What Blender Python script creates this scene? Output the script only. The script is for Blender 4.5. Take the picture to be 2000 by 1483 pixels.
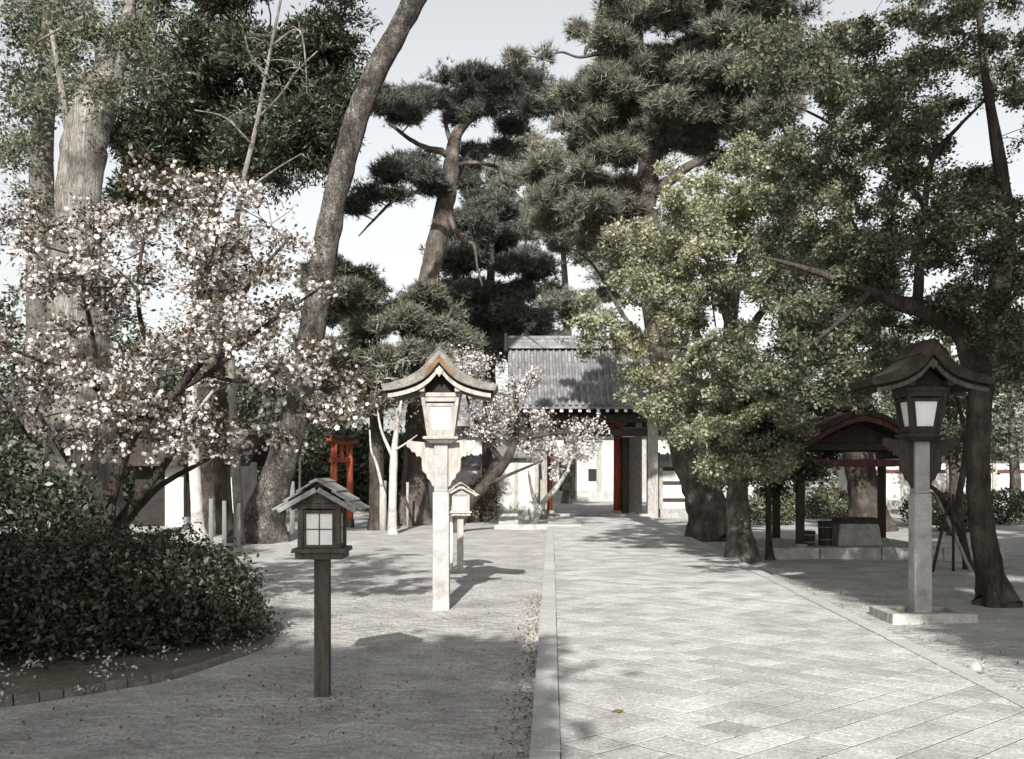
import bpy, math, random
import numpy as np
from mathutils import Vector

# ------------------------------------------------------------------ scene, camera, sky, sun
for o in list(bpy.data.objects): bpy.data.objects.remove(o)
sc = bpy.context.scene
COL = sc.collection
W, H = 2000.0, 1483.0
FPX, CX, HY, EYE = 2100.0, 1000.0, 920.0, 1.5      # photo pixels: focal length, centre, horizon row; eye height in m

cam_d = bpy.data.cameras.new("camera"); cam = bpy.data.objects.new("camera", cam_d); COL.objects.link(cam)
cam.location = (0, 0, EYE); cam.rotation_euler = (math.pi/2, 0, 0)
cam_d.sensor_width = 36; cam_d.lens = 36*FPX/W
cam_d.shift_y = (HY - H/2)/W
cam_d.clip_end = 1000; cam_d.clip_start = 0.05
sc.camera = cam

SUN_EL, SUN_DX = math.radians(29), 0.08            # sun behind the camera, a little to the left
wd = bpy.data.worlds.new("World"); sc.world = wd; wd.use_nodes = True
nt = wd.node_tree; bg = nt.nodes["Background"]
sky = nt.nodes.new("ShaderNodeTexSky"); sky.sky_type = 'NISHITA'; sky.sun_disc = False
sky.sun_elevation = SUN_EL; sky.sun_rotation = math.radians(180) + math.atan(SUN_DX)
sky.air_density = 1.3; sky.dust_density = 2.2; sky.ozone_density = 1.0
hs = nt.nodes.new("ShaderNodeHueSaturation"); hs.inputs['Saturation'].default_value = 0.14; hs.inputs['Value'].default_value = 1.15
nt.links.new(sky.outputs[0], hs.inputs['Color']); nt.links.new(hs.outputs[0], bg.inputs[0]); bg.inputs[1].default_value = 0.085
sd = bpy.data.lights.new("sun", 'SUN'); sd.energy = 5.0; sd.angle = math.radians(0.6); sd.color = (1.0, 0.97, 0.93)
sun = bpy.data.objects.new("sun", sd); COL.objects.link(sun)
sun.rotation_euler = Vector((SUN_DX, 1, -math.tan(SUN_EL)*math.hypot(1, SUN_DX))).to_track_quat('-Z', 'Y').to_euler()
sun.location = (-3, -20, 20)
vs = sc.view_settings; vs.view_transform = 'Standard'; vs.look = 'None'; vs.gamma = 1; vs.exposure = 0.85
vs.use_curve_mapping = False

# ------------------------------------------------------------------ helpers
def P(px, py, Y): return np.array(((px-CX)/FPX*Y, Y, EYE+(HY-py)/FPX*Y))
def G(px, py):
    Y = FPX*EYE/(py-HY); return np.array(((px-CX)/FPX*Y, Y, 0.0))

def tag(o, label=None, cat=None, group=None, kind=None):
    if label: o['label'] = label
    if cat: o['category'] = cat
    if group: o['group'] = group
    if kind: o['kind'] = kind
    return o
def empty(name, loc, label, cat, rz=0, group=None):
    o = bpy.data.objects.new(name, None); COL.objects.link(o); o.location = tuple(loc); o.rotation_euler = (0, 0, rz)
    o.empty_display_size = 0.2
    return tag(o, label, cat, group)
def link(name, me, mat, parent=None, loc=None):
    o = bpy.data.objects.new(name, me); COL.objects.link(o)
    if mat and not me.materials: me.materials.append(mat)
    if parent: o.parent = parent
    if loc is not None: o.location = tuple(loc)
    return o

class MB:
    def __init__(s): s.v = []; s.f = []
    def add(s, vs, fs):
        n = len(s.v); s.v += [tuple(map(float, p)) for p in vs]; s.f += [tuple(i+n for i in f) for f in fs]; return s
    def box(s, x0, x1, y0, y1, z0, z1, tx=1.0, ty=None):
        """box whose top is scaled by tx,ty about its middle"""
        ty = tx if ty is None else ty
        cx, cy = (x0+x1)/2, (y0+y1)/2
        q = [(x0,y0,z0),(x1,y0,z0),(x1,y1,z0),(x0,y1,z0)]
        q += [(cx+(x-cx)*tx, cy+(y-cy)*ty, z1) for x, y, z in q]
        return s.add(q, [(3,2,1,0),(4,5,6,7),(0,1,5,4),(1,2,6,5),(2,3,7,6),(3,0,4,7)])
    def hexa(s, bot, top):
        return s.add(list(bot)+list(top), [(3,2,1,0),(4,5,6,7),(0,1,5,4),(1,2,6,5),(2,3,7,6),(3,0,4,7)])
    def bar(s, a, b, w, h=None):
        h = h or w; a = Vector(a); b = Vector(b); d = (b-a).normalized()
        up = Vector((0,0,1)) if abs(d.z) < .95 else Vector((0,1,0))
        r = d.cross(up).normalized(); u = r.cross(d)
        c = [(-1,-1),(1,-1),(1,1),(-1,1)]
        return s.hexa([a+r*i*w/2+u*j*h/2 for i, j in c], [b+r*i*w/2+u*j*h/2 for i, j in c])
    def prism_y(s, pts, y0, y1):
        """closed outline in XZ extruded along Y"""
        n = len(pts)
        v = [(x, y0, z) for x, z in pts]+[(x, y1, z) for x, z in pts]
        f = [tuple(range(n)), tuple(range(2*n-1, n-1, -1))]+[(i, i+n, (i+1) % n+n, (i+1) % n) for i in range(n)]
        return s.add(v, f)
    def prism_x(s, pts, x0, x1):
        n = len(pts)
        v = [(x0, y, z) for y, z in pts]+[(x1, y, z) for y, z in pts]
        f = [tuple(range(n-1, -1, -1)), tuple(range(n, 2*n))]+[((i+1) % n, (i+1) % n+n, i+n, i) for i in range(n)]
        return s.add(v, f)
    def strip_y(s, top, bot, y0, y1):
        """shell between two XZ curves, extruded along Y (built of quads, so concave profiles are safe)"""
        n = len(top); v = []
        for y in (y0, y1): v += [(x, y, z) for x, z in top]+[(x, y, z) for x, z in bot]
        m = 2*n; f = []
        for i in range(n-1):
            f += [(i+1, i, n+i, n+i+1), (m+i, m+i+1, m+n+i+1, m+n+i), (i, i+1, m+i+1, m+i), (n+i+1, n+i, m+n+i, m+n+i+1)]
        f += [(0, m, m+n, n), (n-1, 2*n-1, m+2*n-1, m+n-1)]
        return s.add(v, f)
    def tube(s, pts, rad, sides=8, rough=0.0, rng=None, cap=True, ridges=0.0, flare=None, ph=0.0):
        pts = np.asarray(pts, float); n = len(pts); base = len(s.v)
        t = np.gradient(pts, axis=0); t /= np.linalg.norm(t, axis=1)[:, None]+1e-9
        ref = np.array((1.0, 0, 0)) if abs(t[0][0]) < .8 else np.array((0, 1.0, 0))
        u = ref-t[0]*ref.dot(t[0]); u /= np.linalg.norm(u)
        ang = np.arange(sides)*2*math.pi/sides; ca, sa = np.cos(ang), np.sin(ang)
        lob = 1+ridges*np.sin(ang*5+1)+ridges*.7*np.sin(ang*3+2.2) if ridges else np.ones(sides)
        for i in range(n):
            u = u-t[i]*u.dot(t[i]); u /= np.linalg.norm(u)+1e-9; w = np.cross(t[i], u)
            r = rad[i]*lob
            if flare is not None: r = r*(1+flare[i]*(.55+.45*np.sin(ang*4+ph)))
            if rough and rng is not None: r = r*(1+rng.normal(0, rough, sides))
            ring = pts[i]+(u[None]*(ca*r)[:, None]+w[None]*(sa*r)[:, None])
            s.v += [tuple(p) for p in ring]
        for i in range(n-1):
            a = base+i*sides
            for k in range(sides):
                k2 = (k+1) % sides; s.f.append((a+k, a+k2, a+sides+k2, a+sides+k))
        if cap:
            s.f.append(tuple(base+k for k in range(sides-1, -1, -1))); s.f.append(tuple(base+(n-1)*sides+k for k in range(sides)))
        return s
    def mesh(s, name, smooth=False):
        me = bpy.data.meshes.new(name); me.from_pydata(s.v, [], s.f); me.update()
        if smooth: me.polygons.foreach_set('use_smooth', [True]*len(me.polygons))
        return me
    def build(s, name, mat, parent=None, smooth=False, bevel=0.0, loc=None):
        o = link(name, s.mesh(name, smooth), mat, parent, loc)
        if bevel:
            m = o.modifiers.new('bevel', 'BEVEL'); m.width = bevel; m.segments = 2; m.limit_method = 'ANGLE'; m.angle_limit = math.radians(40)
        return o

def quads_mesh(name, v, q):
    """fast mesh from (n,3) verts and (m,k) faces"""
    me = bpy.data.meshes.new(name); v = np.asarray(v, np.float32); q = np.asarray(q, np.int32); k = q.shape[1]
    me.vertices.add(len(v)); me.vertices.foreach_set('co', v.ravel())
    me.loops.add(q.size); me.loops.foreach_set('vertex_index', q.ravel())
    me.polygons.add(len(q)); me.polygons.foreach_set('loop_start', np.arange(0, q.size, k, dtype=np.int32))
    me.update(calc_edges=True); me.validate(); return me

def spline(pts, n=4):
    """Catmull-Rom through the rows of pts (any width)"""
    p = np.asarray(pts, float); p = np.vstack([2*p[0]-p[1], p, 2*p[-1]-p[-2]]); out = []
    for i in range(1, len(p)-2):
        for t in np.arange(n)/n:
            a, b, c, d = p[i-1], p[i], p[i+1], p[i+2]
            out.append(.5*((2*b)+(-a+c)*t+(2*a-5*b+4*c-d)*t*t+(-a+3*b-3*c+d)*t**3))
    out.append(p[-2]); return np.array(out)

def unit(v): return v/(np.linalg.norm(v, axis=-1, keepdims=True)+1e-9)
def rand_dirs(rng, n): return unit(rng.normal(size=(n, 3)))

# ------------------------------------------------------------------ materials
def mat_new(name):
    m = bpy.data.materials.new(name); m.use_nodes = True; t = m.node_tree; return m, t, t.nodes['Principled BSDF']
def node(t, typ, **kw):
    n = t.nodes.new(typ)
    for k, v in kw.items(): setattr(n, k, v)
    return n
def ramp(t, stops):
    r = t.nodes.new('ShaderNodeValToRGB'); e = r.color_ramp.elements
    while len(e) < len(stops): e.new(0.5)
    for el, (p, c) in zip(e, stops): el.position = p; el.color = (*c, 1)
    return r
def noise_mat(name, cols, scale=4, detail=8, rough=.85, bump=.3, stretch=(1, 1, 1), fine=60, spec=.2, rand=0.0, bscale=None, dist=0.02, over=.55, world=False):
    """noise driven colour between the stops, plus relief; rand varies value from object to object"""
    m, t, b = mat_new(name)
    tc = node(t, 'ShaderNodeTexCoord'); mp = node(t, 'ShaderNodeMapping'); mp.inputs['Scale'].default_value = stretch
    gm = node(t, 'ShaderNodeNewGeometry'); t.links.new(gm.outputs['Position'] if world else tc.outputs['Object'], mp.inputs[0])
    n1 = node(t, 'ShaderNodeTexNoise'); n1.inputs['Scale'].default_value = scale; n1.inputs['Detail'].default_value = detail; n1.inputs['Roughness'].default_value = .65
    n2 = node(t, 'ShaderNodeTexNoise'); n2.inputs['Scale'].default_value = fine; n2.inputs['Detail'].default_value = 4
    for n in (n1, n2): t.links.new(mp.outputs[0], n.inputs['Vector'])
    k = len(cols); r = ramp(t, [(.28+.44*i/max(1, k-1), c) for i, c in enumerate(cols)]); t.links.new(n1.outputs[0], r.inputs[0])
    mx = node(t, 'ShaderNodeMix', data_type='RGBA', blend_type='OVERLAY'); mx.inputs[0].default_value = over
    t.links.new(r.outputs[0], mx.inputs[6]); t.links.new(n2.outputs[0], mx.inputs[7])
    out = mx.outputs[2]
    if rand:
        oi = node(t, 'ShaderNodeObjectInfo'); mr = node(t, 'ShaderNodeMapRange'); mr.inputs[3].default_value = 1-rand; mr.inputs[4].default_value = 1+rand
        sm_ = node(t, 'ShaderNodeMath', operation='ADD'); fr = node(t, 'ShaderNodeMath', operation='FRACT'); t.links.new(oi.outputs['Random'], sm_.inputs[0]); t.links.new(gm.outputs['Random Per Island'], sm_.inputs[1]); t.links.new(sm_.outputs[0], fr.inputs[0]); t.links.new(fr.outputs[0], mr.inputs[0])
        hv = node(t, 'ShaderNodeHueSaturation'); t.links.new(mr.outputs[0], hv.inputs['Value']); t.links.new(out, hv.inputs['Color']); out = hv.outputs[0]
    t.links.new(out, b.inputs['Base Color']); b.inputs['Roughness'].default_value = rough; b.inputs['Specular IOR Level'].default_value = spec
    if bump:
        n3 = node(t, 'ShaderNodeTexNoise'); n3.inputs['Scale'].default_value = bscale or fine*.5; n3.inputs['Detail'].default_value = 6; t.links.new(mp.outputs[0], n3.inputs['Vector'])
        bp = node(t, 'ShaderNodeBump'); bp.inputs['Strength'].default_value = bump; bp.inputs['Distance'].default_value = dist
        t.links.new(n3.outputs[0], bp.inputs['Height']); t.links.new(bp.outputs[0], b.inputs['Normal'])
    return m
def bark_mat(name, cols, scale=6, bump=.9, vert=.25):
    m, t, b = mat_new(name)
    tc = node(t, 'ShaderNodeTexCoord'); mp = node(t, 'ShaderNodeMapping'); mp.inputs['Scale'].default_value = (1, 1, vert); t.links.new(tc.outputs['Object'], mp.inputs[0])
    n1 = node(t, 'ShaderNodeTexNoise'); n1.inputs['Scale'].default_value = scale; n1.inputs['Detail'].default_value = 10; n1.inputs['Roughness'].default_value = .7; n1.inputs['Distortion'].default_value = .6
    v1 = node(t, 'ShaderNodeTexVoronoi', feature='DISTANCE_TO_EDGE'); v1.inputs['Scale'].default_value = scale*2.2
    n0 = node(t, 'ShaderNodeTexNoise'); n0.inputs['Scale'].default_value = 2.6; n0.inputs['Detail'].default_value = 7; n0.inputs['Roughness'].default_value = .65
    nd = node(t, 'ShaderNodeTexNoise'); nd.inputs['Scale'].default_value = scale*.8; nd.inputs['Detail'].default_value = 5; t.links.new(mp.outputs[0], nd.inputs['Vector'])
    va = node(t, 'ShaderNodeVectorMath', operation='MULTIPLY_ADD'); va.inputs[1].default_value = (.35, .35, .35); t.links.new(nd.outputs['Color'], va.inputs[0]); t.links.new(mp.outputs[0], va.inputs[2])
    t.links.new(mp.outputs[0], n1.inputs['Vector']); t.links.new(va.outputs[0], v1.inputs['Vector'])
    t.links.new(tc.outputs['Object'], n0.inputs['Vector'])
    k = len(cols); r = ramp(t, [(.38+.25*i/max(1, k-1), c) for i, c in enumerate(cols)])
    ad = node(t, 'ShaderNodeMath', operation='MULTIPLY_ADD'); ad.inputs[1].default_value = .55; t.links.new(n0.outputs[0], ad.inputs[0])
    sc_ = node(t, 'ShaderNodeMath', operation='MULTIPLY'); sc_.inputs[1].default_value = .45; t.links.new(n1.outputs[0], sc_.inputs[0]); t.links.new(sc_.outputs[0], ad.inputs[2])
    t.links.new(ad.outputs[0], r.inputs[0]); t.links.new(r.outputs[0], b.inputs['Base Color'])
    mm = node(t, 'ShaderNodeMath', operation='MINIMUM'); mm.inputs[1].default_value = .12; t.links.new(v1.outputs['Distance'], mm.inputs[0])
    m2 = node(t, 'ShaderNodeMath', operation='MULTIPLY_ADD'); m2.inputs[1].default_value = 3.2; t.links.new(mm.outputs[0], m2.inputs[0]); t.links.new(n1.outputs[0], m2.inputs[2])
    bp = node(t, 'ShaderNodeBump'); bp.inputs['Strength'].default_value = bump; bp.inputs['Distance'].default_value = .03
    t.links.new(m2.outputs[0], bp.inputs['Height']); t.links.new(bp.outputs[0], b.inputs['Normal'])
    b.inputs['Roughness'].default_value = .9; b.inputs['Specular IOR Level'].default_value = .15
    return m
def leaf_mat(name, cols, trans=.3, rough=.55, spec=.3):
    m, t, b = mat_new(name)
    g = node(t, 'ShaderNodeNewGeometry'); k = len(cols)
    r = ramp(t, [(i/max(1, k-1), c) for i, c in enumerate(cols)]); t.links.new(g.outputs['Random Per Island'], r.inputs[0])
    t.links.new(r.outputs[0], b.inputs['Base Color']); b.inputs['Roughness'].default_value = rough; b.inputs['Specular IOR Level'].default_value = spec
    tr = node(t, 'ShaderNodeBsdfTranslucent'); t.links.new(r.outputs[0], tr.inputs[0])
    mx = node(t, 'ShaderNodeMixShader'); mx.inputs[0].default_value = trans
    t.links.new(b.outputs[0], mx.inputs[1]); t.links.new(tr.outputs[0], mx.inputs[2]); t.links.new(mx.outputs[0], t.nodes['Material Output'].inputs[0])
    return m
M = {}
M['sand'] = noise_mat('sand', [(.215,.207,.197), (.34,.327,.312), (.445,.43,.41)], scale=1.6, fine=48, bump=.9, bscale=9, rough=.95, spec=.1, dist=.05, over=.9)
M['tile'] = noise_mat('paving', [(.25,.245,.235), (.36,.35,.335), (.45,.435,.415)], scale=2.2, fine=60, bump=.4, rough=.85, rand=.18, over=.8, world=True)
M['joint'] = noise_mat('joint', [(.04,.037,.033), (.13,.122,.11)], scale=5, fine=80, bump=.3)
M['kerb'] = noise_mat('kerb', [(.33,.325,.315), (.43,.42,.405)], scale=6, fine=70, bump=.35, rand=.08)
M['granite'] = noise_mat('granite', [(.17,.165,.155), (.30,.292,.28), (.37,.362,.35)], scale=5, fine=120, bump=.45, over=.75, rough=.8, rand=.05)
M['stone'] = noise_mat('stone', [(.18,.175,.16), (.30,.29,.27), (.4,.39,.36)], scale=7, fine=90, bump=.6, rand=.12)
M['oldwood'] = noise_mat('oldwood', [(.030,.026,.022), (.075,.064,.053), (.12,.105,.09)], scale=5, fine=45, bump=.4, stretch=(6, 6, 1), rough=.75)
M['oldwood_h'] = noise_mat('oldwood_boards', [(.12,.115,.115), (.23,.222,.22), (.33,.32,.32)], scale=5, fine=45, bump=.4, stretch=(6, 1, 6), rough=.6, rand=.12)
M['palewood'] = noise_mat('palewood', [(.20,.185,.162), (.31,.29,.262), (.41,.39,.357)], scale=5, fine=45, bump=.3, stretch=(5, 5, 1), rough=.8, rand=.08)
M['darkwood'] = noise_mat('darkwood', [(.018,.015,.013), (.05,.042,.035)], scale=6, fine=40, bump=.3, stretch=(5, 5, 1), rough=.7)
M['shade_black'] = noise_mat('shade_black', [(.012,.011,.010), (.03,.026,.023)], scale=6, fine=40, bump=.2)  # near-black: shade of interiors and recesses put into the colour
M['paper'] = noise_mat('paper', [(.74,.73,.71), (.82,.81,.79)], scale=5, fine=80, bump=.05, rough=.7)
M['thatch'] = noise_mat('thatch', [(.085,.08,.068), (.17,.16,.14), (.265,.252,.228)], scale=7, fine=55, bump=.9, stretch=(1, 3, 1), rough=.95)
M['rust'] = noise_mat('rust', [(.075,.042,.024), (.145,.083,.044), (.20,.15,.10)], scale=9, fine=60, bump=.4)
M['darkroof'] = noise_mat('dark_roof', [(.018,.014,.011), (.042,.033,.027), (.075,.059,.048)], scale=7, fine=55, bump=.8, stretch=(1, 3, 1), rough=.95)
M['rooftile'] = noise_mat('roof_tile', [(.07,.07,.074), (.165,.162,.165), (.31,.30,.295)], scale=2.2, fine=30, bump=.3, rough=.55, rand=.15)
M['plaster'] = noise_mat('plaster', [(.26,.245,.225), (.42,.405,.38), (.52,.505,.48)], scale=1.6, fine=30, bump=.15, rough=.9)
M['red'] = noise_mat('vermilion', [(.13,.03,.016), (.27,.06,.028), (.34,.11,.055)], scale=5, fine=40, bump=.2, stretch=(4, 4, 1), rough=.6)
M['whitepaint'] = noise_mat('white_paint', [(.66,.65,.63), (.8,.79,.77)], scale=9, fine=60, bump=.1, rough=.7)
M['greywood'] = noise_mat('greywood', [(.15,.14,.125), (.27,.255,.235), (.37,.355,.33)], scale=5, fine=45, bump=.4, stretch=(5, 5, 1), rough=.85)
M['bark_pale'] = bark_mat('bark_pale', [(.07,.063,.054), (.19,.175,.152), (.33,.31,.275)], scale=9, bump=1.0, vert=.12)
M['bark_mid'] = bark_mat('bark_mid', [(.035,.031,.026), (.13,.118,.10), (.27,.25,.215)], scale=9, bump=1.0, vert=.5)
M['bark_dark'] = bark_mat('bark_dark', [(.022,.018,.015), (.055,.045,.037), (.11,.095,.08)], scale=6, bump=1.0)
M['bark_pine'] = bark_mat('bark_pine', [(.03,.026,.023), (.085,.071,.061), (.18,.15,.13)], scale=6, bump=1.0)
M['bark_white'] = bark_mat('bark_white', [(.20,.19,.17), (.38,.365,.335), (.5,.485,.455)], scale=5, bump=.4, vert=1.5)
M['bark_mottled'] = bark_mat('bark_mottled', [(.028,.025,.021), (.075,.068,.058), (.145,.132,.114), (.27,.25,.22)], scale=10, bump=1.6, vert=.4)
M['redshade'] = noise_mat('shaded_red', [(.04,.019,.015), (.08,.034,.027), (.13,.06,.05)], scale=5, fine=40, bump=.2, stretch=(4, 4, 1), rough=.7)  # duller copy of the vermilion, pavilion shade put into the colour
M['needle'] = leaf_mat('needle', [(.055,.060,.042), (.105,.108,.076), (.165,.16,.118), (.26,.245,.195)], .25)
M['needle_dark'] = leaf_mat('needle_dark', [(.045,.052,.044), (.085,.093,.077), (.145,.15,.122)], .2)  # lightened, distance haze put into the needle colour
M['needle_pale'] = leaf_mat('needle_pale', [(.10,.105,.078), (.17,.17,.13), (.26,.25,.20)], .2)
M['leaf_spring'] = leaf_mat('leaf_spring', [(.10,.107,.058), (.205,.21,.118), (.34,.335,.22), (.52,.50,.39)], .42)
M['leaf_mid'] = leaf_mat('leaf_mid', [(.042,.05,.03), (.088,.098,.056), (.155,.162,.10), (.27,.265,.19)], .38)
M['leaf_dark'] = leaf_mat('leaf_dark', [(.016,.022,.013), (.032,.042,.022), (.06,.07,.04), (.10,.105,.065)], .15, rough=.4, spec=.4)
M['leaf_hedge'] = leaf_mat('leaf_hedge', [(.014,.02,.011), (.028,.036,.02), (.05,.056,.034), (.085,.075,.05)], .12, rough=.4, spec=.4)
M['leaf_brown'] = leaf_mat('leaf_brown', [(.045,.03,.02), (.09,.06,.038), (.12,.09,.052), (.10,.098,.055)], .3)
M['blossom'] = leaf_mat('blossom', [(.40,.37,.355), (.58,.55,.53), (.68,.655,.635), (.77,.75,.73)], .3, rough=.8, spec=.1)
M['petal'] = leaf_mat('petal', [(.25,.225,.205), (.45,.42,.40), (.62,.59,.57)], .1, rough=.8)
M['litter'] = leaf_mat('litter', [(.05,.04,.028), (.11,.085,.055), (.19,.16,.11), (.36,.33,.28)], .05, rough=.9)
M['far'] = leaf_mat('far_wood', [(.06,.07,.05), (.10,.11,.08), (.16,.165,.125)], .15)

# ------------------------------------------------------------------ foliage
def leaf_quads(rng, pos, size, flat=.5, aspect=.55, dirs=None):
    n = len(pos); d = rand_dirs(rng, n) if dirs is None else unit(dirs+.7*rng.normal(size=(n, 3)))
    up = unit(np.array((0, 0, 1.0))*flat+rng.normal(size=(n, 3))*(1-flat)+1e-6)
    b = unit(np.cross(up, d)); s = size*rng.uniform(.45, 1.55, n)[:, None]; nn = np.cross(d, b)
    v = np.stack([pos, pos+d*s*.5+b*s*aspect*.5+nn*s*.06, pos+d*s, pos+d*s*.5-b*s*aspect*.5+nn*s*.06], 1).reshape(-1, 3)
    return v, np.arange(4*n).reshape(n, 4)
def needle_tufts(rng, pos, axis, size, k=9, w=.012, spread=.9):
    n = len(pos); d = unit(axis[:, None, :]+spread*rng.normal(size=(n, k, 3))*.75)
    s = size*rng.uniform(.6, 1.2, (n, k, 1)); b = unit(np.cross(d, rng.normal(size=(n, k, 3))))*w
    p = pos[:, None, :]
    v = np.stack([p-b+d*s*.05, p+b+d*s*.05, p+d*s], 2).reshape(-1, 3)
    f = np.arange(3*n*k).reshape(-1, 3)
    # one island per tuft: the needles share nothing, so tie them through the first vertex
    return v, f
def blossoms(rng, pos, size, layers=2):
    V = []; F = []; n = len(pos)
    ax = unit(rng.normal(size=(n, 3))+np.array((0, -.35, .1))); u = unit(np.cross(ax, rng.normal(size=(n, 3)))); w = np.cross(ax, u)
    s = (size*rng.uniform(.7, 1.2, n))[:, None]; parts = [pos]; np_ = 5
    for L in range(layers):
        for k in range(np_):
            a = 2*math.pi*(k+.5*L)/np_; lift = .12+.32*L; sc_ = 1-.22*L
            for da, rr, ll in ((-.5, .40, lift*.7), (0, .5, lift), (.5, .40, lift*.7)):
                parts.append(pos+s*sc_*rr*(u*math.cos(a+da)+w*math.sin(a+da))+ax*s*ll*.6)
    v = np.stack(parts, 1); m = v.shape[1]; fs = []
    for q in range(layers*np_): fs.append((0, 1+3*q, 2+3*q, 3+3*q))
    f = (np.arange(n)[:, None, None]*m+np.array(fs)[None]).reshape(-1, 4)
    return v.reshape(-1, 3), f

def in_poly(poly, x, y):
    c = False; j = len(poly)-1
    for i in range(len(poly)):
        (xi, yi), (xj, yj) = poly[i], poly[j]
        if (yi > y) != (yj > y) and x < (xj-xi)*(y-yi)/(yj-yi)+xi: c = not c
        j = i
    return c
def poly_clumps(rng, poly, n, Y, dY, r, flat=.7, holes=()):
    """clump centres whose sight lines fall in an outline of the crown, spread over the crown's depth"""
    xs = [p[0] for p in poly]; ys = [p[1] for p in poly]; out = []; tries = 0
    while len(out) < n and tries < n*60:
        tries += 1
        x = rng.uniform(min(xs), max(xs)); y = rng.uniform(min(ys), max(ys))
        if not in_poly(poly, x, y): continue
        if any(((x-hx)/hr)**2+((y-hy)/hr2)**2 < 1 for hx, hy, hr, hr2 in holes): continue
        rr = r*rng.uniform(.6, 1.35); out.append((P(x, y, Y+rng.uniform(-dY, dY)), np.array((rr, rr, rr*flat))))
    return out
def sprays(rng, poly, n, Y, dY, R, m, r, flat=.35, droop=.5, holes=()):
    """layered foliage: well spaced boughs, each a flat drooping fan of small clumps"""
    cs = []; out = []; tries = 0
    while len(cs) < n and tries < 40:
        tries += 1
        for c, _ in poly_clumps(rng, poly, n, Y, dY, r, 1, holes):
            if len(cs) < n and all(np.linalg.norm((c-q)*np.array((1, .8, 1.3))) > R*(1.0-.018*tries) for q in cs): cs.append(c)
    for c in cs:
        RR = R*rng.uniform(.7, 1.3); tilt = rng.normal(0, .25, 2)
        for j in range(m):
            a = rng.uniform(0, 2*math.pi); q = RR*rng.uniform(0, 1)**.55; dx, dy = q*math.cos(a), q*math.sin(a)
            rr = r*rng.uniform(.6, 1.4)
            out.append((c+np.array((dx, dy, -droop*q*q/RR+tilt[0]*dx+tilt[1]*dy+rng.normal(0, .1*RR))), np.array((rr, rr, rr*flat))))
    return out
def pad(px, py, Y, rx, rz): # one flat pine pad, radii in photo pixels at its depth
    s = Y/FPX; return (P(px, py, Y), np.array((rx*s*1.12, rx*s, rz*s)))

def grow(rng, limb_pts, clumps, twigs=9, twig_r=.012, droop=0.0, reach=True, stem_r=.03, up=0.0):
    """branches from the limbs to every clump and twigs through it; returns bark MB and twig samples (pos, dir, clump id)"""
    mb = MB(); pos = []; dr = []; cid = []
    L = np.asarray(limb_pts) if len(limb_pts) else None
    nl = len(L) if L is not None else 0
    order = np.argsort([np.min(np.linalg.norm(L-c, axis=1)) for c, r in clumps]) if nl else np.arange(len(clumps))
    A = np.vstack([L, np.zeros((len(clumps), 3))]) if nl else None; na = nl
    for ci in order:
        c, r = clumps[ci]; sr = stem_r
        if reach and L is not None:
            Q = A[:na]; d = np.linalg.norm((Q-c)*np.array((1, 1, 1.3)), axis=1)+.6*np.maximum(0, Q[:, 2]-c[2]); d[nl:] = d[nl:]*1.25+.05
            k0 = np.argmin(d); a = Q[k0]; sr = stem_r if k0 < nl else stem_r*.6; A[na] = c; na += 1
        else: a = c-np.array((0, 0, r[2]))
        ln = np.linalg.norm(c-a); mid = (a+c)/2+rng.normal(size=3)*ln*.10+np.array((0, 0, ln*(.08-.1*droop)))
        if reach: 
            pl = spline([a, mid, c], 3); mb.tube(pl, np.linspace(sr*(.6+.25*ln), sr*.4, len(pl)), 5, cap=False)
        for k in range(twigs):
            e = rand_dirs(rng, 1)[0]*rng.uniform(.35, 1)**.6
            e[2] = e[2]*(1-.5*abs(up))+up*abs(e[2])-droop*.6*np.hypot(e[0], e[1])
            s0 = c+(a-c)*rng.uniform(0, .35) if reach else c
            e = c+e*r; m = (s0+e)/2+rng.normal(size=3)*.12*np.linalg.norm(e-s0)+np.array((0, 0, .1*np.linalg.norm(e-s0)))
            pl = np.array([s0, m, e]); mb.tube(pl, [twig_r, twig_r*.7, twig_r*.3], 3, cap=False)
            ts = rng.uniform(.15, 1.03, 8)
            q = np.where(ts[:, None] < .5, s0+(m-s0)*ts[:, None]*2, m+(e-m)*(ts[:, None]*2-1))
            pos.append(q); dr.append(np.repeat((unit(e-s0))[None], 8, 0)); cid.append(np.full(8, ci))
    return mb, np.vstack(pos), np.vstack(dr), np.concatenate(cid)

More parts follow.
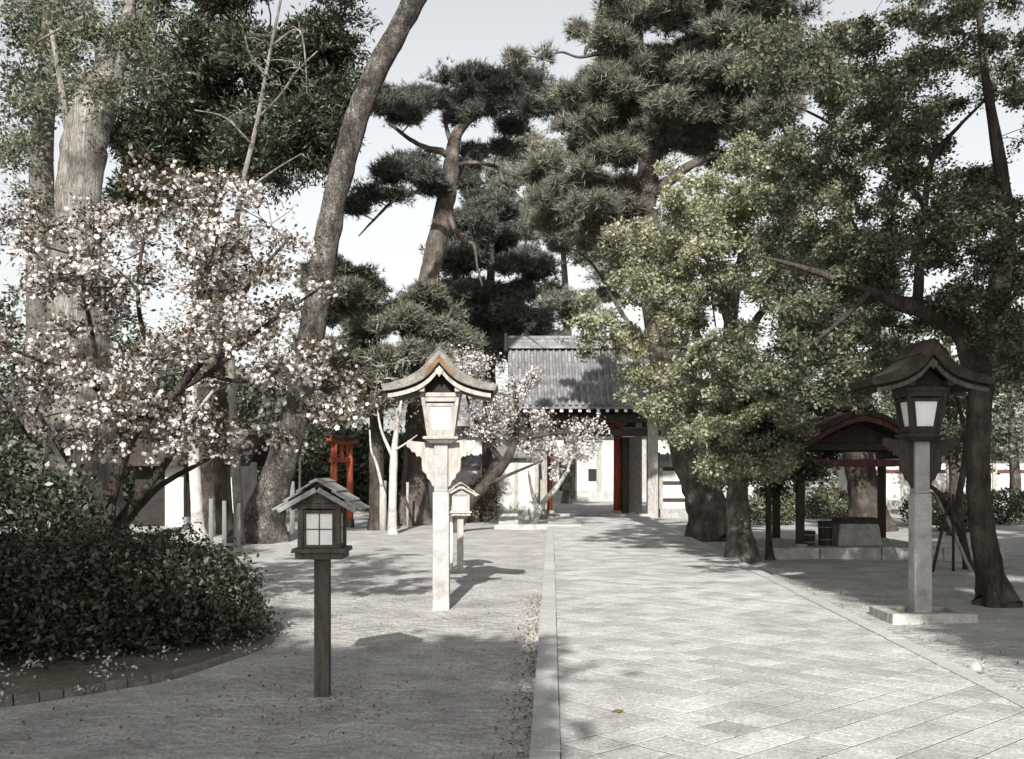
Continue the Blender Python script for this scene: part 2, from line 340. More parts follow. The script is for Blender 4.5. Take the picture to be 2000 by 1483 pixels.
def make_tree(name, label, cat, trunk, limbs, clumps, bark, leafm, kind='leaf', per=14, size=.07, seed=1, twigs=9, jitter=.16, droop=0.0,
              flat=.45, sides=14, stem_r=.03, twig_r=.012, ridges=.06, group=None, extra=None, up=0.0, k=9, w=.012, aspect=.55):
    """trunk / limbs: rows (px, py, Y, radius). clumps: (centre, radii)."""
    rng = np.random.default_rng(seed); random.seed(seed)
    T = spline([(*P(a, b, c), r) for a, b, c, r in trunk], 5)
    org = T[0, :3].copy(); org[2] = max(0.0, org[2])
    root = empty(name, org, label, cat, group=group)
    def loc(A): B = np.array(A, float).copy(); B[:, :3] -= org; return B
    T0 = T[0].copy(); T0[2] = min(T0[2], 0)-.25; T0[:2] += (T[0]-T[1])[:2]*.3; Ta = T[0].copy(); Ta[2] = .02
    zz = [Ta+(T[1]-Ta)*q for q in (0, .25, .5, .75)] if Ta[2] < T[1][2] else [Ta]
    T_ = np.vstack([T0[None], zz, T[1:]]); t = loc(T_); fl = .42*np.clip(1-T_[:, 2]/(2.2*T[0, 3]+.05), 0, 1.0)**2
    MB().tube(t[:, :3], t[:, 3], max(sides, 18), .045, rng, ridges=ridges, flare=fl, ph=seed*1.7).build('trunk', bark, root, smooth=True)
    lp = [T[len(T)//3:, :3]]
    for lb in limbs:
        L = spline([(*P(a, b, c), r) for a, b, c, r in lb], 5); lp.append(L[:, :3]); l = loc(L)
        MB().tube(l[:, :3], l[:, 3], 8, .05, rng).build('limb', bark, root, smooth=True)
    if not clumps: return root
    mb, pos, dr, cid = grow(rng, np.vstack(lp), clumps, twigs, twig_r, droop, True, stem_r, up)
    mb.v = [tuple(np.array(v)-org) for v in mb.v]; tag(mb.build('twigs', bark, root), kind='stuff')
    reps = rng.poisson(per/8*rng.uniform(.3, 1.7, len(clumps))[cid]); q = np.repeat(pos, reps, 0); d = np.repeat(dr, reps, 0)
    q = q+rng.normal(size=q.shape)*jitter*np.array((1, 1, .8))-org
    if kind == 'leaf': v, f = leaf_quads(rng, q, size, flat, aspect, d)
    else:
        v, f = needle_tufts(rng, q, unit(d+np.array((0, 0, .6))), size, k, w)
    tag(link('crown', quads_mesh('crown', v, f), leafm, root), kind='stuff')
    if extra: extra(rng, root, pos-org, dr)
    return root

# ------------------------------------------------------------------ ground
def gh(x, y): # gentle unevenness of the trodden sand
    return .010*math.sin(x*1.7+y*.6)+.008*math.sin(y*1.3-x*.9)+.004*math.sin(x*4.1+1)*math.sin(y*3.7)-.012
def axis(lo, hi, step, far):
    a = list(np.arange(lo, hi+.001, step)); s = step
    while a[-1] < far: s *= 1.35; a.append(a[-1]+s)
    s = step
    while a[0] > -far: s *= 1.35; a.insert(0, a[0]-s)
    return a
gx, gy = axis(-8, 10, .25, 420), axis(2, 30, .25, 420)
gv = [(x, y, gh(x, y) if (-12 < x < 14 and 0 < y < 40) else -.012) for y in gy for x in gx]
n = len(gx); gf = [(j*n+i, j*n+i+1, (j+1)*n+i+1, (j+1)*n+i) for j in range(len(gy)-1) for i in range(n-1)]
tag(MB().add(gv, gf).build('ground', M['sand'], smooth=True), kind='structure')

# ------------------------------------------------------------------ path: bed, kerb stones, diagonal square tiles
PW, PSL, PX0, PEND = 3.14, .037, -.113, 34.2
PANG = -math.atan(PSL)
path = MB().box(.02, PW-.02, 1, PEND, -.05, .0545).build('path', M['joint'], loc=(PX0, 0, 0)); path.rotation_euler.z = PANG
tag(path, kind='structure')
def path_pt(u, v, z=0.0):
    c, s = math.cos(PANG), math.sin(PANG); return np.array((PX0+u*c-v*s, u*s+v*c, z))
rng = np.random.default_rng(5)
for side in (0, 1):
    v = 1.0
    while v < PEND-.3:
        L = min(rng.uniform(.85, 1.3), PEND-v); x0 = 0 if side == 0 else PW-.158; dz = rng.uniform(-.001, .001); dx = rng.normal(0, .002)
        MB().box(x0+dx, x0+.158+dx, v+.002, v+L-.002, -.08, .066+dz, .99, .999).build('kerb_stone', M['kerb'], path, bevel=.004); v += L
S = .27; hd = S/math.sqrt(2)*2; u0, u1 = .161, PW-.161
def clip(poly, axis_, val, keep_less):
    out = []
    for i in range(len(poly)):
        a, b = poly[i], poly[(i+1) % len(poly)]
        ia = (a[axis_] <= val) == keep_less; ib = (b[axis_] <= val) == keep_less
        if ia: out.append(a)
        if ia != ib:
            t = (val-a[axis_])/(b[axis_]-a[axis_]); out.append((a[0]+(b[0]-a[0])*t, a[1]+(b[1]-a[1])*t))
    return out
tiles = []
row = 0; v = 3.6
while v < PEND:
    off = hd/2 if row % 2 else 0
    for k in range(-1, 9):
        cu = u0+off+k*hd; h = hd/2-.0078
        pl = [(cu, v-h), (cu+h, v), (cu, v+h), (cu-h, v)]
        pl = clip(clip(clip(pl, 0, u0, False), 0, u1, True), 1, PEND-.02, True)
        if len(pl) >= 3 and max(p[0] for p in pl)-min(p[0] for p in pl) > .05: tiles.append((v, cu, pl))
    v += hd/2; row += 1
shared = {}; rest = MB(); cnt = 0
for (v, cu, pl) in tiles:
    m = len(pl); z1 = .0572+rng.normal(0, .0007)
    lo = [(x-cu, y-v, 0.0) for x, y in pl]; ii = .003
    top = [(x*(1-ii/.19), y*(1-ii/.19), .022) for x, y, _ in lo]; midz = [(x, y, .0205) for x, y, _ in lo]
    fs = [tuple(range(2*m, 3*m))]+[(i, (i+1) % m, m+(i+1) % m, m+i) for i in range(m)]+[(m+i, m+(i+1) % m, 2*m+(i+1) % m, 2*m+i) for i in range(m)]
    if v > 5.1 and cnt < 300:
        key = tuple(round(c, 3) for p in lo for c in p)
        if key not in shared: shared[key] = MB().add(lo+midz+top, fs).mesh('paving_tile')
        o = link('paving_tile', shared[key], M['tile'], path, (cu, v, z1-.022)); cnt += 1
        o.rotation_euler = (rng.normal(0, .0012), rng.normal(0, .0012), rng.normal(0, .004))
    else: rest.add([(x+cu, y+v, z+z1-.022) for x, y, z in lo+midz+top], fs)
tag(rest.build('paving', M['tile'], path), kind='stuff')

# ------------------------------------------------------------------ lanterns
def tall_lantern(label, loc, frame, roofm, capm, postm, rz=0.0, barge=None, depth=.37):
    r = empty('tall_lantern', loc, label, 'lantern', rz, 'tall roofed lanterns on stone posts beside the path')
    MB().box(-.0925, .0925, -.0925, .0925, -.3, 1.27, .97).build('post', postm, r, bevel=.012)
    MB().box(-.074, .074, -.074, .074, 1.27, 1.80).build('post_neck', postm, r, bevel=.008)
    # cloud-shaped bracket boards crossing at the neck
    half = [(.075,1.32),(.10,1.34),(.12,1.39),(.155,1.42),(.165,1.46),(.205,1.50),(.215,1.57),(.215,1.635),(.235,1.66),(.27,1.655),(.285,1.70),(.32,1.705),(.345,1.745),(.38,1.765),(.385,1.81),(.36,1.84),(.30,1.825),(.2,1.815),(.075,1.815)]
    for ax in (0,):
        for sg in (-1, 1):
            pts = [(sg*x, z) for x, z in half]
            if sg < 0: pts = pts[::-1]
            m = MB()
            (m.prism_y(pts, -.022, .022) if ax == 0 else m.prism_x(pts, -.022, .022)).build('bracket', frame, r, bevel=.006)
    MB().box(-.12, .12, -.12, .12, 1.80, 1.845, 1.5).build('shelf', frame, r, bevel=.006)
    MB().box(-.19, .19, -.19, .19, 1.845, 1.875).build('shelf_board', frame, r, bevel=.006)
    z0, z1, b0, b1 = 1.875, 2.30, .145, .205
    def at(sx, sy, z, inn=0.0):
        h = b0+(b1-b0)*(z-z0)/(z1-z0)-inn; return (sx*h, sy*h, z)
    box = MB()                                                      # solid block, near-black colour standing for the unlit inside of the lamp box
    box.hexa([at(sx, sy, z0+.01, .055) for sx, sy in ((-1,-1),(1,-1),(1,1),(-1,1))], [at(sx, sy, z1-.01, .055) for sx, sy in ((-1,-1),(1,-1),(1,1),(-1,1))])
    box.build('lamp_box', M['shade_black'], r)
    for sx, sy in ((-1,-1),(1,-1),(1,1),(-1,1)):
        MB().bar(at(sx, sy, z0, .018), at(sx, sy, z1, .018), .04).build('corner_post', frame, r, bevel=.004)
    for k in range(4):
        a = k*math.pi/2; c, s = math.cos(a), math.sin(a)
        R = lambda p: (p[0]*c-p[1]*s, p[0]*s+p[1]*c, p[2])
        def slab(za, zb, wa, wb, inn, th):                          # sloping board on one face of the flared box
            ha = b0+(b1-b0)*(za-z0)/(z1-z0)-inn; hb = b0+(b1-b0)*(zb-z0)/(z1-z0)-inn
            bot = [(-wa, -ha, za), (wa, -ha, za), (wa, -ha+th, za), (-wa, -ha+th, za)]
            top = [(-wb, -hb, zb), (wb, -hb, zb), (wb, -hb+th, zb), (-wb, -hb+th, zb)]
            return MB().hexa([R(p) for p in bot], [R(p) for p in top])
        win = slab(z0, z0+.075, .112, .12, .004, .03).build('window', frame, r)
        slab(z1-.05, z1, .155, .163, .004, .03).build('rail', frame, win)
        slab(z1-.10, z1-.068, .148, .155, .012, .026).build('rail', frame, win)
        slab(z0+.076, z1-.10, .085, .115, .03, .008).build('pane', M['paper'], win)
        for sg in (-1, 1):
            xa, xb = .085, .118
            ha = b0+(b1-b0)*.18-.012; hb = b0+(b1-b0)*.76-.012
            q = [(sg*xa, -ha, z0+.076), (sg*(xa+.035), -ha, z0+.076), (sg*(xa+.035), -ha+.024, z0+.076), (sg*xa, -ha+.024, z0+.076)]
            q2 = [(sg*xb, -hb, z1-.10), (sg*(xb+.04), -hb, z1-.10), (sg*(xb+.04), -hb+.024, z1-.10), (sg*xb, -hb+.024, z1-.10)]
            if sg < 0: q = q[1::-1]+q[:1:-1]; q2 = q2[1::-1]+q2[:1:-1]
            MB().hexa([R(p) for p in q], [R(p) for p in q2]).build('stile', frame, win)
    MB().box(-.215, .215, -.215, .215, z1, z1+.045).build('top_plate', frame, r, bevel=.004)
    MB().prism_y([(-.20, z1+.047), (.20, z1+.047), (.17, z1+.10), (.0, z1+.25), (-.17, z1+.10)], -.17, .17).build('gable_board', M['shade_black'], r)  # gable infill coloured near-black for the shade under the roof
    for sg in (-1, 1):
        MB().box(sg*.19-.028, sg*.19+.028, -depth+.06, depth-.06, z1+.050, z1+.105).build('purlin', frame, r, bevel=.003)
    MB().box(-.03, .03, -depth+.06, depth-.06, z1+.235, z1+.295).build('ridge_beam', frame, r, bevel=.003)
    # swept gable roof, ridge running away from the viewer
    def curve(pts): return spline(pts, 4)
    tp = [(0,2.80),(.10,2.705),(.22,2.585),(.38,2.495),(.54,2.445),(.665,2.425)]
    bt = [(0,2.655),(.105,2.535),(.235,2.447),(.39,2.392),(.53,2.362),(.635,2.350)]
    def both(p): p = [(q[0]*.94, q[1]) for q in curve(p)]; return [(-x, z) for x, z in p[::-1]]+p[1:]
    MB().strip_y(both(tp), both(bt), -depth, depth).build('roof', roofm, r, smooth=False, bevel=.008)
    sh = lambda p, dz: [(x, z+dz) for x, z in p]
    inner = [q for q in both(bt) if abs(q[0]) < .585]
    MB().strip_y(sh(inner, -.003), sh(inner, -.028), -depth+.05, depth-.05).build('roof_soffit', M['shade_black'], r)  # underside coloured near-black, eave shade put in
    for yy in (-depth+.03, depth-.06):
        brd = [q for q in both(bt) if abs(q[0]) < .56]
        MB().strip_y(sh(brd, -.030), [(x, z-.083+.02*abs(x)) for x, z in brd], yy, yy+.03).build('bargeboard', barge or frame, r)
        MB().prism_y([(-.045,2.575),(-.02,2.60),(.02,2.60),(.045,2.575),(.03,2.54),(.012,2.525),(0,2.50),(-.012,2.525),(-.03,2.54)], yy-.012, yy-.002).build('pendant', barge or frame, r)
    fa, fb_ = [q for q in both(tp) if abs(q[0]) < .165], [q for q in both(bt) if abs(q[0]) < .175]
    fa = [(x*.6+u*.4, z*.55+w*.45) for (x, z), (u, w) in zip(fa, fb_)]; fb_ = [(u, w+.012) for u, w in fb_]
    if len(fa) == len(fb_): MB().strip_y(fa, fb_, -depth-.009, -depth-.002).build('ridge_face', M['rust'] if roofm is M['thatch'] else capm, r)
    cp = [q for q in both(tp) if abs(q[0]) < .15]
    MB().strip_y(sh(cp, .016), sh(cp, .003), -depth-.012, depth+.012).build('ridge_cap', capm, r)
    return r

def small_lantern(label, loc, wood, board, paper, rz=0.0, lean=0.0, s=1.0):
    r = empty('small_lantern', loc, label, 'lantern', rz, 'small wooden lanterns on single posts'); r.rotation_euler.x = lean; r.scale = (s, s, s)
    MB().box(-.049, .049, -.049, .049, -.25, .918).build('post', wood, r, bevel=.004)
    MB().box(-.155, .155, -.155, .155, .918, .962).build('shelf_block', wood, r, bevel=.003)
    MB().box(-.178, .178, -.178, .178, .962, .990, .96).build('shelf', wood, r, bevel=.003)
    MB().box(-.118, .118, -.118, .118, .992, 1.235).build('lamp_box', M['shade_black'], r)  # solid near-black block painted as the unlit inside
    for sx in (-1, 1):
        for sy in (-1, 1): MB().box(sx*.122-.018, sx*.122+.018, sy*.122-.018, sy*.122+.018, .99, 1.25).build('corner_post', wood, r, bevel=.002)
    for k in range(4):
        a = k*math.pi/2; c, s_ = math.cos(a), math.sin(a); W_ = None
        def fb(x0, x1, y0, y1, z0, z1, name, mat):
            m = MB().box(x0, x1, y0, y1, z0, z1); m.v = [(x*c-y*s_, x*s_+y*c, z) for x, y, z in m.v]; return m.build(name, mat, W_ or r)
        W_ = fb(-.102, .102, -.133, -.112, .992, 1.012, 'window', wood); fb(-.102, .102, -.133, -.112, 1.218, 1.242, 'rail', wood)
        fb(-.102, -.086, -.131, -.112, 1.012, 1.218, 'stile', wood); fb(.086, .102, -.131, -.112, 1.012, 1.218, 'stile', wood)
        fb(-.0035, .0035, -.127, -.121, 1.012, 1.218, 'glazing_bar', wood)
        fb(-.086, -.0035, -.1265, -.1215, 1.112, 1.118, 'glazing_bar', wood); fb(.0035, .086, -.1265, -.1215, 1.112, 1.118, 'glazing_bar', wood)
        for x0, x1 in ((-.0855, -.004), (.004, .0855)):
            for za, zb in ((1.0125, 1.1115), (1.1185, 1.2175)): fb(x0, x1, -.1205, -.1165, za, zb, 'pane', paper)
    MB().box(-.165, .165, -.145, .145, 1.25, 1.285).build('top_plate', wood, r, bevel=.003)
    for yy in (-.142, .122):
        MB().prism_y([(-.16, 1.287), (.16, 1.287), (0, 1.385)], yy, yy+.02).build('gable_board', wood, r)
    D = .235; sl = math.atan2(.165, .29); cs, sn = math.cos(sl), math.sin(sl)
    for sg in (-1, 1):
        # lapped boards from ridge to eave
        L = .325
        for j, (a0, a1, lift) in enumerate(((.005, .13, .030), (.10, .235, .017), (.205, L, .004))):
            def pt(a, h): return (sg*(a*cs+h*sn), 1.398-a*sn+h*cs)
            q = [pt(a0, lift), pt(a1, lift), pt(a1, lift+.013), pt(a0, lift+.013)]
            if sg < 0: q = q[::-1]
            MB().prism_y(q, -D+.004*j, D-.004*j).build('roof_board', board, r, bevel=.0015)
        for yy in (-D+.012, D-.030):
            q = [pt(.015, -.028), pt(.30, -.028), pt(.30, .003), pt(.015, .003)]
            if sg < 0: q = q[::-1]
            MB().prism_y(q, yy, yy+.018).build('bargeboard', board, r)
    MB().prism_y([(-.045, 1.415), (-.045, 1.432), (0, 1.452), (.045, 1.432), (.045, 1.415), (0, 1.432)], -D-.012, D+.012).build('ridge_cap', board, r, bevel=.002)
    return r

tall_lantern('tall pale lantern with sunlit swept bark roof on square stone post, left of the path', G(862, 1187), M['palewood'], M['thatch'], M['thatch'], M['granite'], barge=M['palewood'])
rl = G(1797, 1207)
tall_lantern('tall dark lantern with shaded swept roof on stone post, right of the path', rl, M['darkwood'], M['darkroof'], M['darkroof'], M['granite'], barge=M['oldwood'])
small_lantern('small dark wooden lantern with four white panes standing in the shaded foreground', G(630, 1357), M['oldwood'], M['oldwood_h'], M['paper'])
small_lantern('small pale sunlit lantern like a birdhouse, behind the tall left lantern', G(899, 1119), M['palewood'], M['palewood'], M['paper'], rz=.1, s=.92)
# square kerb frame round the right lantern's foot
kf = empty('stone_kerb_frame', (rl[0]+.02, rl[1], 0), 'low square stone frame on the ground round the foot of the right lantern', 'kerb')
for (x0, x1, y0, y1) in ((-.43, .43, -.36, -.24), (-.43, .43, .24, .36), (-.43, -.31, -.238, .238), (.31, .43, -.238, .238)):
    MB().box(x0, x1, y0, y1, -.05, .085, .985).build('kerb_stone', M['stone'], kf, bevel=.012)
tag(MB().box(-.309, .309, -.239, .239, -.05, .035).build('soil', M['sand'], kf), kind='stuff')

# ------------------------------------------------------------------ stakes and posts (each a thing)
def stake(px, py, h, w, mat, label, lean=(0, 0), cat='stake', name='wooden_stake', group=None, rnd=True):
    g = G(px, py); m = MB()
    a = np.array((0, 0, -.2)); b = np.array((lean[0], lean[1], h))
    if rnd: m.tube(np.array([a, (a+b)/2, b]), [w/2, w/2, w*.46], 8, .02, np.random.default_rng(px))
    else: m.bar(a, b, w)
    return tag(m.build(name, mat, None, smooth=rnd, loc=g), label, cat, group)
stake(880, 1112, .88, .075, M['whitepaint'], 'thin white stake close behind the tall left lantern post')
FG = 'white posts near the foot of the leaning tree'
stake(412, 1076, .98, .085, M['whitepaint'], 'white round post left of the pair beside the hedge', name='garden_post', cat='post', group=FG)
stake(438, 1073, .93, .085, M['whitepaint'], 'white round post between the hedge and the leaning trunk', name='garden_post', cat='post', group=FG)
stake(466, 1068, .86, .08, M['greywood'], 'grey weathered post touching the foot of the leaning trunk', name='garden_post', cat='post', group=FG)
stake(571, 1042, 1.25, .12, M['whitepaint'], 'white stake right of the leaning trunk, half behind the small dark lantern')
stake(583, 1036, 2.2, .06, M['greywood'], 'tall thin grey stake right of the leaning trunk', lean=(.05, 0))
stake(748, 1035, 1.25, .19, M['palewood'], 'short thick pale stump post beside the forked sapling trunk', name='garden_post', cat='post')
stake(796, 1030, 1.2, .08, M['greywood'], 'thin pale stake in front of the dark wood, right of the sapling')
stake(1862, 1116, 1.15, .045, M['darkwood'], 'thin upright dark prop between right lantern and right edge tree', name='tree_prop', cat='prop')
stake(1815, 1118, 1.1, .05, M['darkwood'], 'dark prop leaning right, just right of the stone lantern post', lean=(.38, .2), name='tree_prop', cat='prop')
stake(1908, 1116, 1.35, .055, M['greywood'], 'long grey prop leaning left against the small crooked tree', lean=(-.62, .2), name='tree_prop', cat='prop')
stake(1418, 1090, 1.1, .04, M['greywood'], 'thin grey pole leaning between the two right-hand trunks', lean=(.12, .1), name='tree_prop', cat='prop')

# ------------------------------------------------------------------ gate at the end of the path
gY = 36.5
def gX(px, Y=gY): return (px-CX)/FPX*Y
gc = gX(1165); gate = empty('temple_gate', (gc, gY, 0), 'roofed wooden gate with grey tiles and red pillars at the end of the path', 'gate')
for px in (1070, 1207):
    MB().tube([(gX(px)-gc, 0, -.2), (gX(px)-gc, 0, 2.0), (gX(px)-gc, 0, 3.9)], [.155, .15, .145], 16).build('pillar', M['red'], gate, smooth=True)
    MB().tube([(gX(px)-gc, 0, -.1), (gX(px)-gc, 0, .16)], [.26, .22], 16).build('pillar_base', M['granite'], gate)
for px in (1058, 1274):
    x = gX(px, 34.6)-gc
    MB().box(x-.17, x+.17, -2.07, -1.73, -.2, 3.35).build('pillar', M['greywood'], gate, bevel=.02)
    MB().box(x-.12, x+.12, 1.8, 2.04, -.2, 3.35).build('pillar', M['greywood'], gate, bevel=.02)
xl, xr = gX(1058, 34.6)-gc, gX(1274, 34.6)-gc
for (z0, z1, y0, y1, m, nm) in ((3.05, 3.33, -1.99, -1.81, 'darkwood', 'beam'), (2.62, 2.86, -1.96, -1.84, 'darkwood', 'beam'), (2.70, 2.95, -.09, .09, 'red', 'beam'), (3.3, 3.62, -.11, .11, 'darkwood', 'beam'), (3.05, 3.33, 1.82, 2.0, 'darkwood', 'beam')):
    MB().box(xl-.5, xr+.5, y0, y1, z0, z1).build(nm, M[m], gate, bevel=.01)
for px in (1070, 1207):
    x = gX(px)-gc; MB().box(x-.08, x+.08, -1.8, 1.8, 2.98, 3.2).build('cross_beam', M['red'], gate, bevel=.01)
MB().box(gX(1207)-gc+.16, gX(1253)-gc, -.05, .05, .1, 2.65).build('side_panel', M['greywood'], gate)
MB().box(gX(1213)-gc, gX(1222)-gc, -1.1, -.06, .1, 2.6).build('door_leaf', M['darkwood'], gate)
MB().box(gX(1060)-gc, gX(1065)-gc, -1.1, -.16, .1, 2.6).build('door_leaf', M['darkwood'], gate)
# roof: concave slope, tile rolls, ridge, rafters with white ends
RW = 3.0; ze, zr = 3.56, 5.62
def rz_(t): return ze+(zr-ze)*(.62*t+.38*t*t)                  # t: 0 at the eave, 1 at the ridge
ys = lambda t: -2.6*(1-t)
prof = [(ys(t), rz_(t)) for t in np.linspace(0, 1, 7)]
SL = {}
for sg in (1, -1):
    top = [(sg*y, z) for y, z in prof]; m = MB(); n7 = len(top)
    v = [(-RW, y, z) for y, z in top]+[(RW, y, z) for y, z in top]+[(-RW, y, z-.10) for y, z in top]+[(RW, y, z-.10) for y, z in top]
    f = []
    for i in range(n7-1):
        f += [(i, n7+i, n7+i+1, i+1), (2*n7+i, 2*n7+i+1, 3*n7+i+1, 3*n7+i), (i, i+1, 2*n7+i+1, 2*n7+i), (n7+i, 3*n7+i, 3*n7+i+1, n7+i+1)]
    f.append((0, 2*n7, 3*n7, n7)); SL[sg] = m.add(v, f).build('roof_slope', M['rooftile'], gate)
roll = {}
for sg in (1, -1):
    m = MB(); tt = np.linspace(0, 1, 7); pts = [(0, sg*ys(t)-(.03*sg if t == 0 else 0), rz_(t)+.02) for t in tt]
    m.tube(pts, [.062]*7, 7); roll[sg] = m.mesh('tile_roll', True)
    N = 29
    for k in range(N): link('tile_roll', roll[sg], M['rooftile'], SL[sg], (-RW+.08+(2*RW-.16)*k/(N-1), 0, 0))
for j, (hh, ww) in enumerate(((.10, .20), (.10, .17), (.10, .14))):
    MB().box(-RW-.05, RW+.05, -ww, ww, zr+.02+j*.103, zr+.12+j*.103).build('ridge_course', M['rooftile'], gate, bevel=.01)
MB().tube([(-RW-.1, 0, zr+.37), (0, 0, zr+.37), (RW+.1, 0, zr+.37)], [.10, .10, .10], 10).build('ridge_roll', M['rooftile'], gate)
for sg in (-1, 1):
    MB().prism_x([(-.28, zr-.05), (.28, zr-.05), (.24, zr+.25), (.12, zr+.55), (-.12, zr+.55), (-.24, zr+.25)], sg*(RW+.08)-.05, sg*(RW+.08)+.05).build('ridge_end_tile', M['rooftile'], gate, bevel=.02)
    for q in (-1, 1):
        v = [(y, z-.12) for y, z in prof]+[(y, z-.34) for y, z in prof[::-1]]
        MB().prism_x([(y*-q if q > 0 else y, z) for y, z in (v if q < 0 else v[::-1])], sg*(RW-.12)-.03, sg*(RW-.12)+.03).build('bargeboard', M['darkwood'], gate)
NR = 20
for k in range(NR):
    x = -RW+.25+(2*RW-.5)*k/(NR-1)
    rf = MB().bar((x, -2.52, ze-.155), (x, -1.6, ze+.36), .085, .10).build('rafter', M['darkwood'], gate)
    MB().box(x-.05, x+.05, -2.545, -2.52, ze-.20, ze-.10).build('rafter_end', M['whitepaint'], rf)
MB().box(-RW+.02, RW-.02, -2.57, -2.50, ze-.098, ze-.06).build('eave_board', M['whitepaint'], gate)
# plastered wing walls
def wing(px0, px1, Y, h, label, bands=(), cat='wall'):
    a, b = gX(px0, Y), gX(px1, Y); c = (a+b)/2; w = (b-a)/2
    r = empty('wing_wall', (c, Y, 0), label, cat)
    MB().box(-w, w, -.12, .12, .28, h).build('plaster_panel', M['plaster'], r)
    MB().box(-w-.03, w+.03, -.17, .17, -.1, .277).build('stone_footing', M['stone'], r, bevel=.015)
    for x in np.linspace(-w, w, 3): MB().box(x-.06, x+.06, -.145, .145, .28, h+.002).build('post', M['greywood'], r)
    for z in bands: MB().box(-w, w, -.135, .135, z, z+.12).build('rail', M['darkwood'], r)
    m = MB().prism_x([(-.42, h+.02), (-.40, h-.05), (.40, h-.05), (.42, h+.02), (0, h+.30)], -w-.1, w+.1); cop = m.build('coping', M['rooftile'], r, bevel=.01)
    k = int(2*w/.26)
    for i in range(k+1):
        x = -w-.05+(2*w+.1)*i/k; MB().tube([(x, -.44, h+.03), (x, 0, h+.31), (x, .44, h+.03)], [.05, .05, .05], 6).build('tile_roll', M['rooftile'], cop)
    return r
wing(968, 1048, 33.6, 1.95, 'pale plastered wing wall on the left side of the gate')
wing(1290, 1420, 34.8, 1.75, 'plastered wing wall with dark rails on the right side of the gate', bands=(.5, 1.05, 1.5))
wing(800, 935, 34.2, 1.7, 'pale plastered garden wall partly behind the tall left lantern', bands=())
tag(MB().box(-.27, .27, -.3, .3, -.05, .38, .94).build('stone_trough', M['stone'], loc=G(993, 1031), bevel=.03), 'dark low stone trough at the foot of the left wing wall', 'trough')
tag(MB().box(-1.15, 1.15, -.28, .28, -.05, .10, .98).build('stone_step', M['stone'], loc=(gX(1050, 28.3), 28.3, 0), bevel=.02), 'long low stone slab on the ground left of the path near the gate', 'slab')
g = G(1165, 1006); tag(MB().box(-1.7, 1.7, -.35, .35, -.05, .12, .99).build('threshold_step', M['granite'], loc=(gc, 34.75, 0), bevel=.02), 'broad stone step under the front of the gate', 'step')

# hall behind the gate
hall = empty('worship_hall', (gX(1170, 54), 54, 0), 'pale walled hall seen through the gate opening', 'building')
MB().box(-9, 9, 0, 6, .5, 4.0).build('wall', M['plaster'], hall); MB().box(-9.3, 9.3, -.6, 6.3, -.1, .5).build('stone_base', M['granite'], hall)
for x in np.linspace(-9, 9, 9): MB().box(x-.13, x+.13, -.06, .06, .5, 4.0).build('post', M['greywood'], hall)
MB().box(gX(1092, 54)-gX(1170, 54), gX(1108, 54)-gX(1170, 54), -.05, .02, .5, 2.3).build('doorway', M['shade_black'], hall)  # dark sheet on the wall, interior shade painted in
MB().box(gX(1149, 54)-gX(1170, 54), gX(1166, 54)-gX(1170, 54), -.05, .02, 1.0, 1.6).build('window', M['shade_black'], hall)  # another near-black sheet for the unlit room behind
MB().prism_x([(-1.2, 3.7), (-1.15, 3.95), (3, 5.6), (7.15, 3.95), (7.2, 3.7), (3, 5.3)], -10, 10).build('roof', M['rooftile'], hall)

# white corridor with a red rail, far right
cor = empty('corridor_building', (gX(1960, 44), 44, 0), 'low white corridor building with dark roof and red rail behind the right-hand trees', 'building')
MB().box(-6, 9, 0, 2.5, .3, 2.35).build('wall', M['plaster'], cor); MB().box(-6.1, 9.1, -.2, 2.6, -.1, .3).build('stone_base', M['stone'], cor)
MB().box(-6, 9, -.05, -.002, 1.42, 1.55).build('rail', M['redshade'], cor)
for x in np.linspace(-6, 9, 9): MB().box(x-.09, x+.09, -.07, .05, .3, 2.35).build('post', M['greywood'], cor)
MB().prism_x([(-.9, 2.3), (-.85, 2.5), (1.25, 3.4), (3.35, 2.5), (3.4, 2.3), (1.25, 3.15)], -6.6, 9.6).build('roof', M['rooftile'], cor)

# small hut behind the cherry, left
hut = empty('garden_hut', (gX(370, 29), 29, 0), 'small white walled hut with dark doorway behind the cherry stems', 'hut')
MB().box(-1.5, -.66, .1, 2, 0, 1.75).build('board_wall', M['shade_black'], hut); MB().box(-.66, -.16, 0, 2, 0, 1.75).build('wall', M['plaster'], hut); MB().box(.28, 1.35, 0, 2, 0, 1.75).build('wall', M['plaster'], hut)  # left bay near-black: shade of an open shed put into its colour
MB().box(-.16, .28, .25, 2, 0, 1.75).build('doorway', M['shade_black'], hut); MB().box(-.16, .28, .05, .25, 0, .25).build('door_sill', M['stone'], hut)  # doorway filled with near-black painted as the dark interior
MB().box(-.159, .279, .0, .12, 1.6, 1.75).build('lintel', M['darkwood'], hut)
MB().box(.55, 1.05, -.03, -.004, .75, 1.35).build('window', M['shade_black'], hut)  # dark sheet, room shade put into its colour
MB().prism_x([(-.55, 1.62), (-.55, 1.72), (1, 2.55), (2.55, 1.72), (2.55, 1.62), (1, 2.40)], -1.9, 1.75).build('roof', M['darkroof'], hut, bevel=.02)
MB().box(-1.95, 1.8, .85, 1.15, 2.5, 2.66).build('ridge', M['thatch'], hut, bevel=.03)

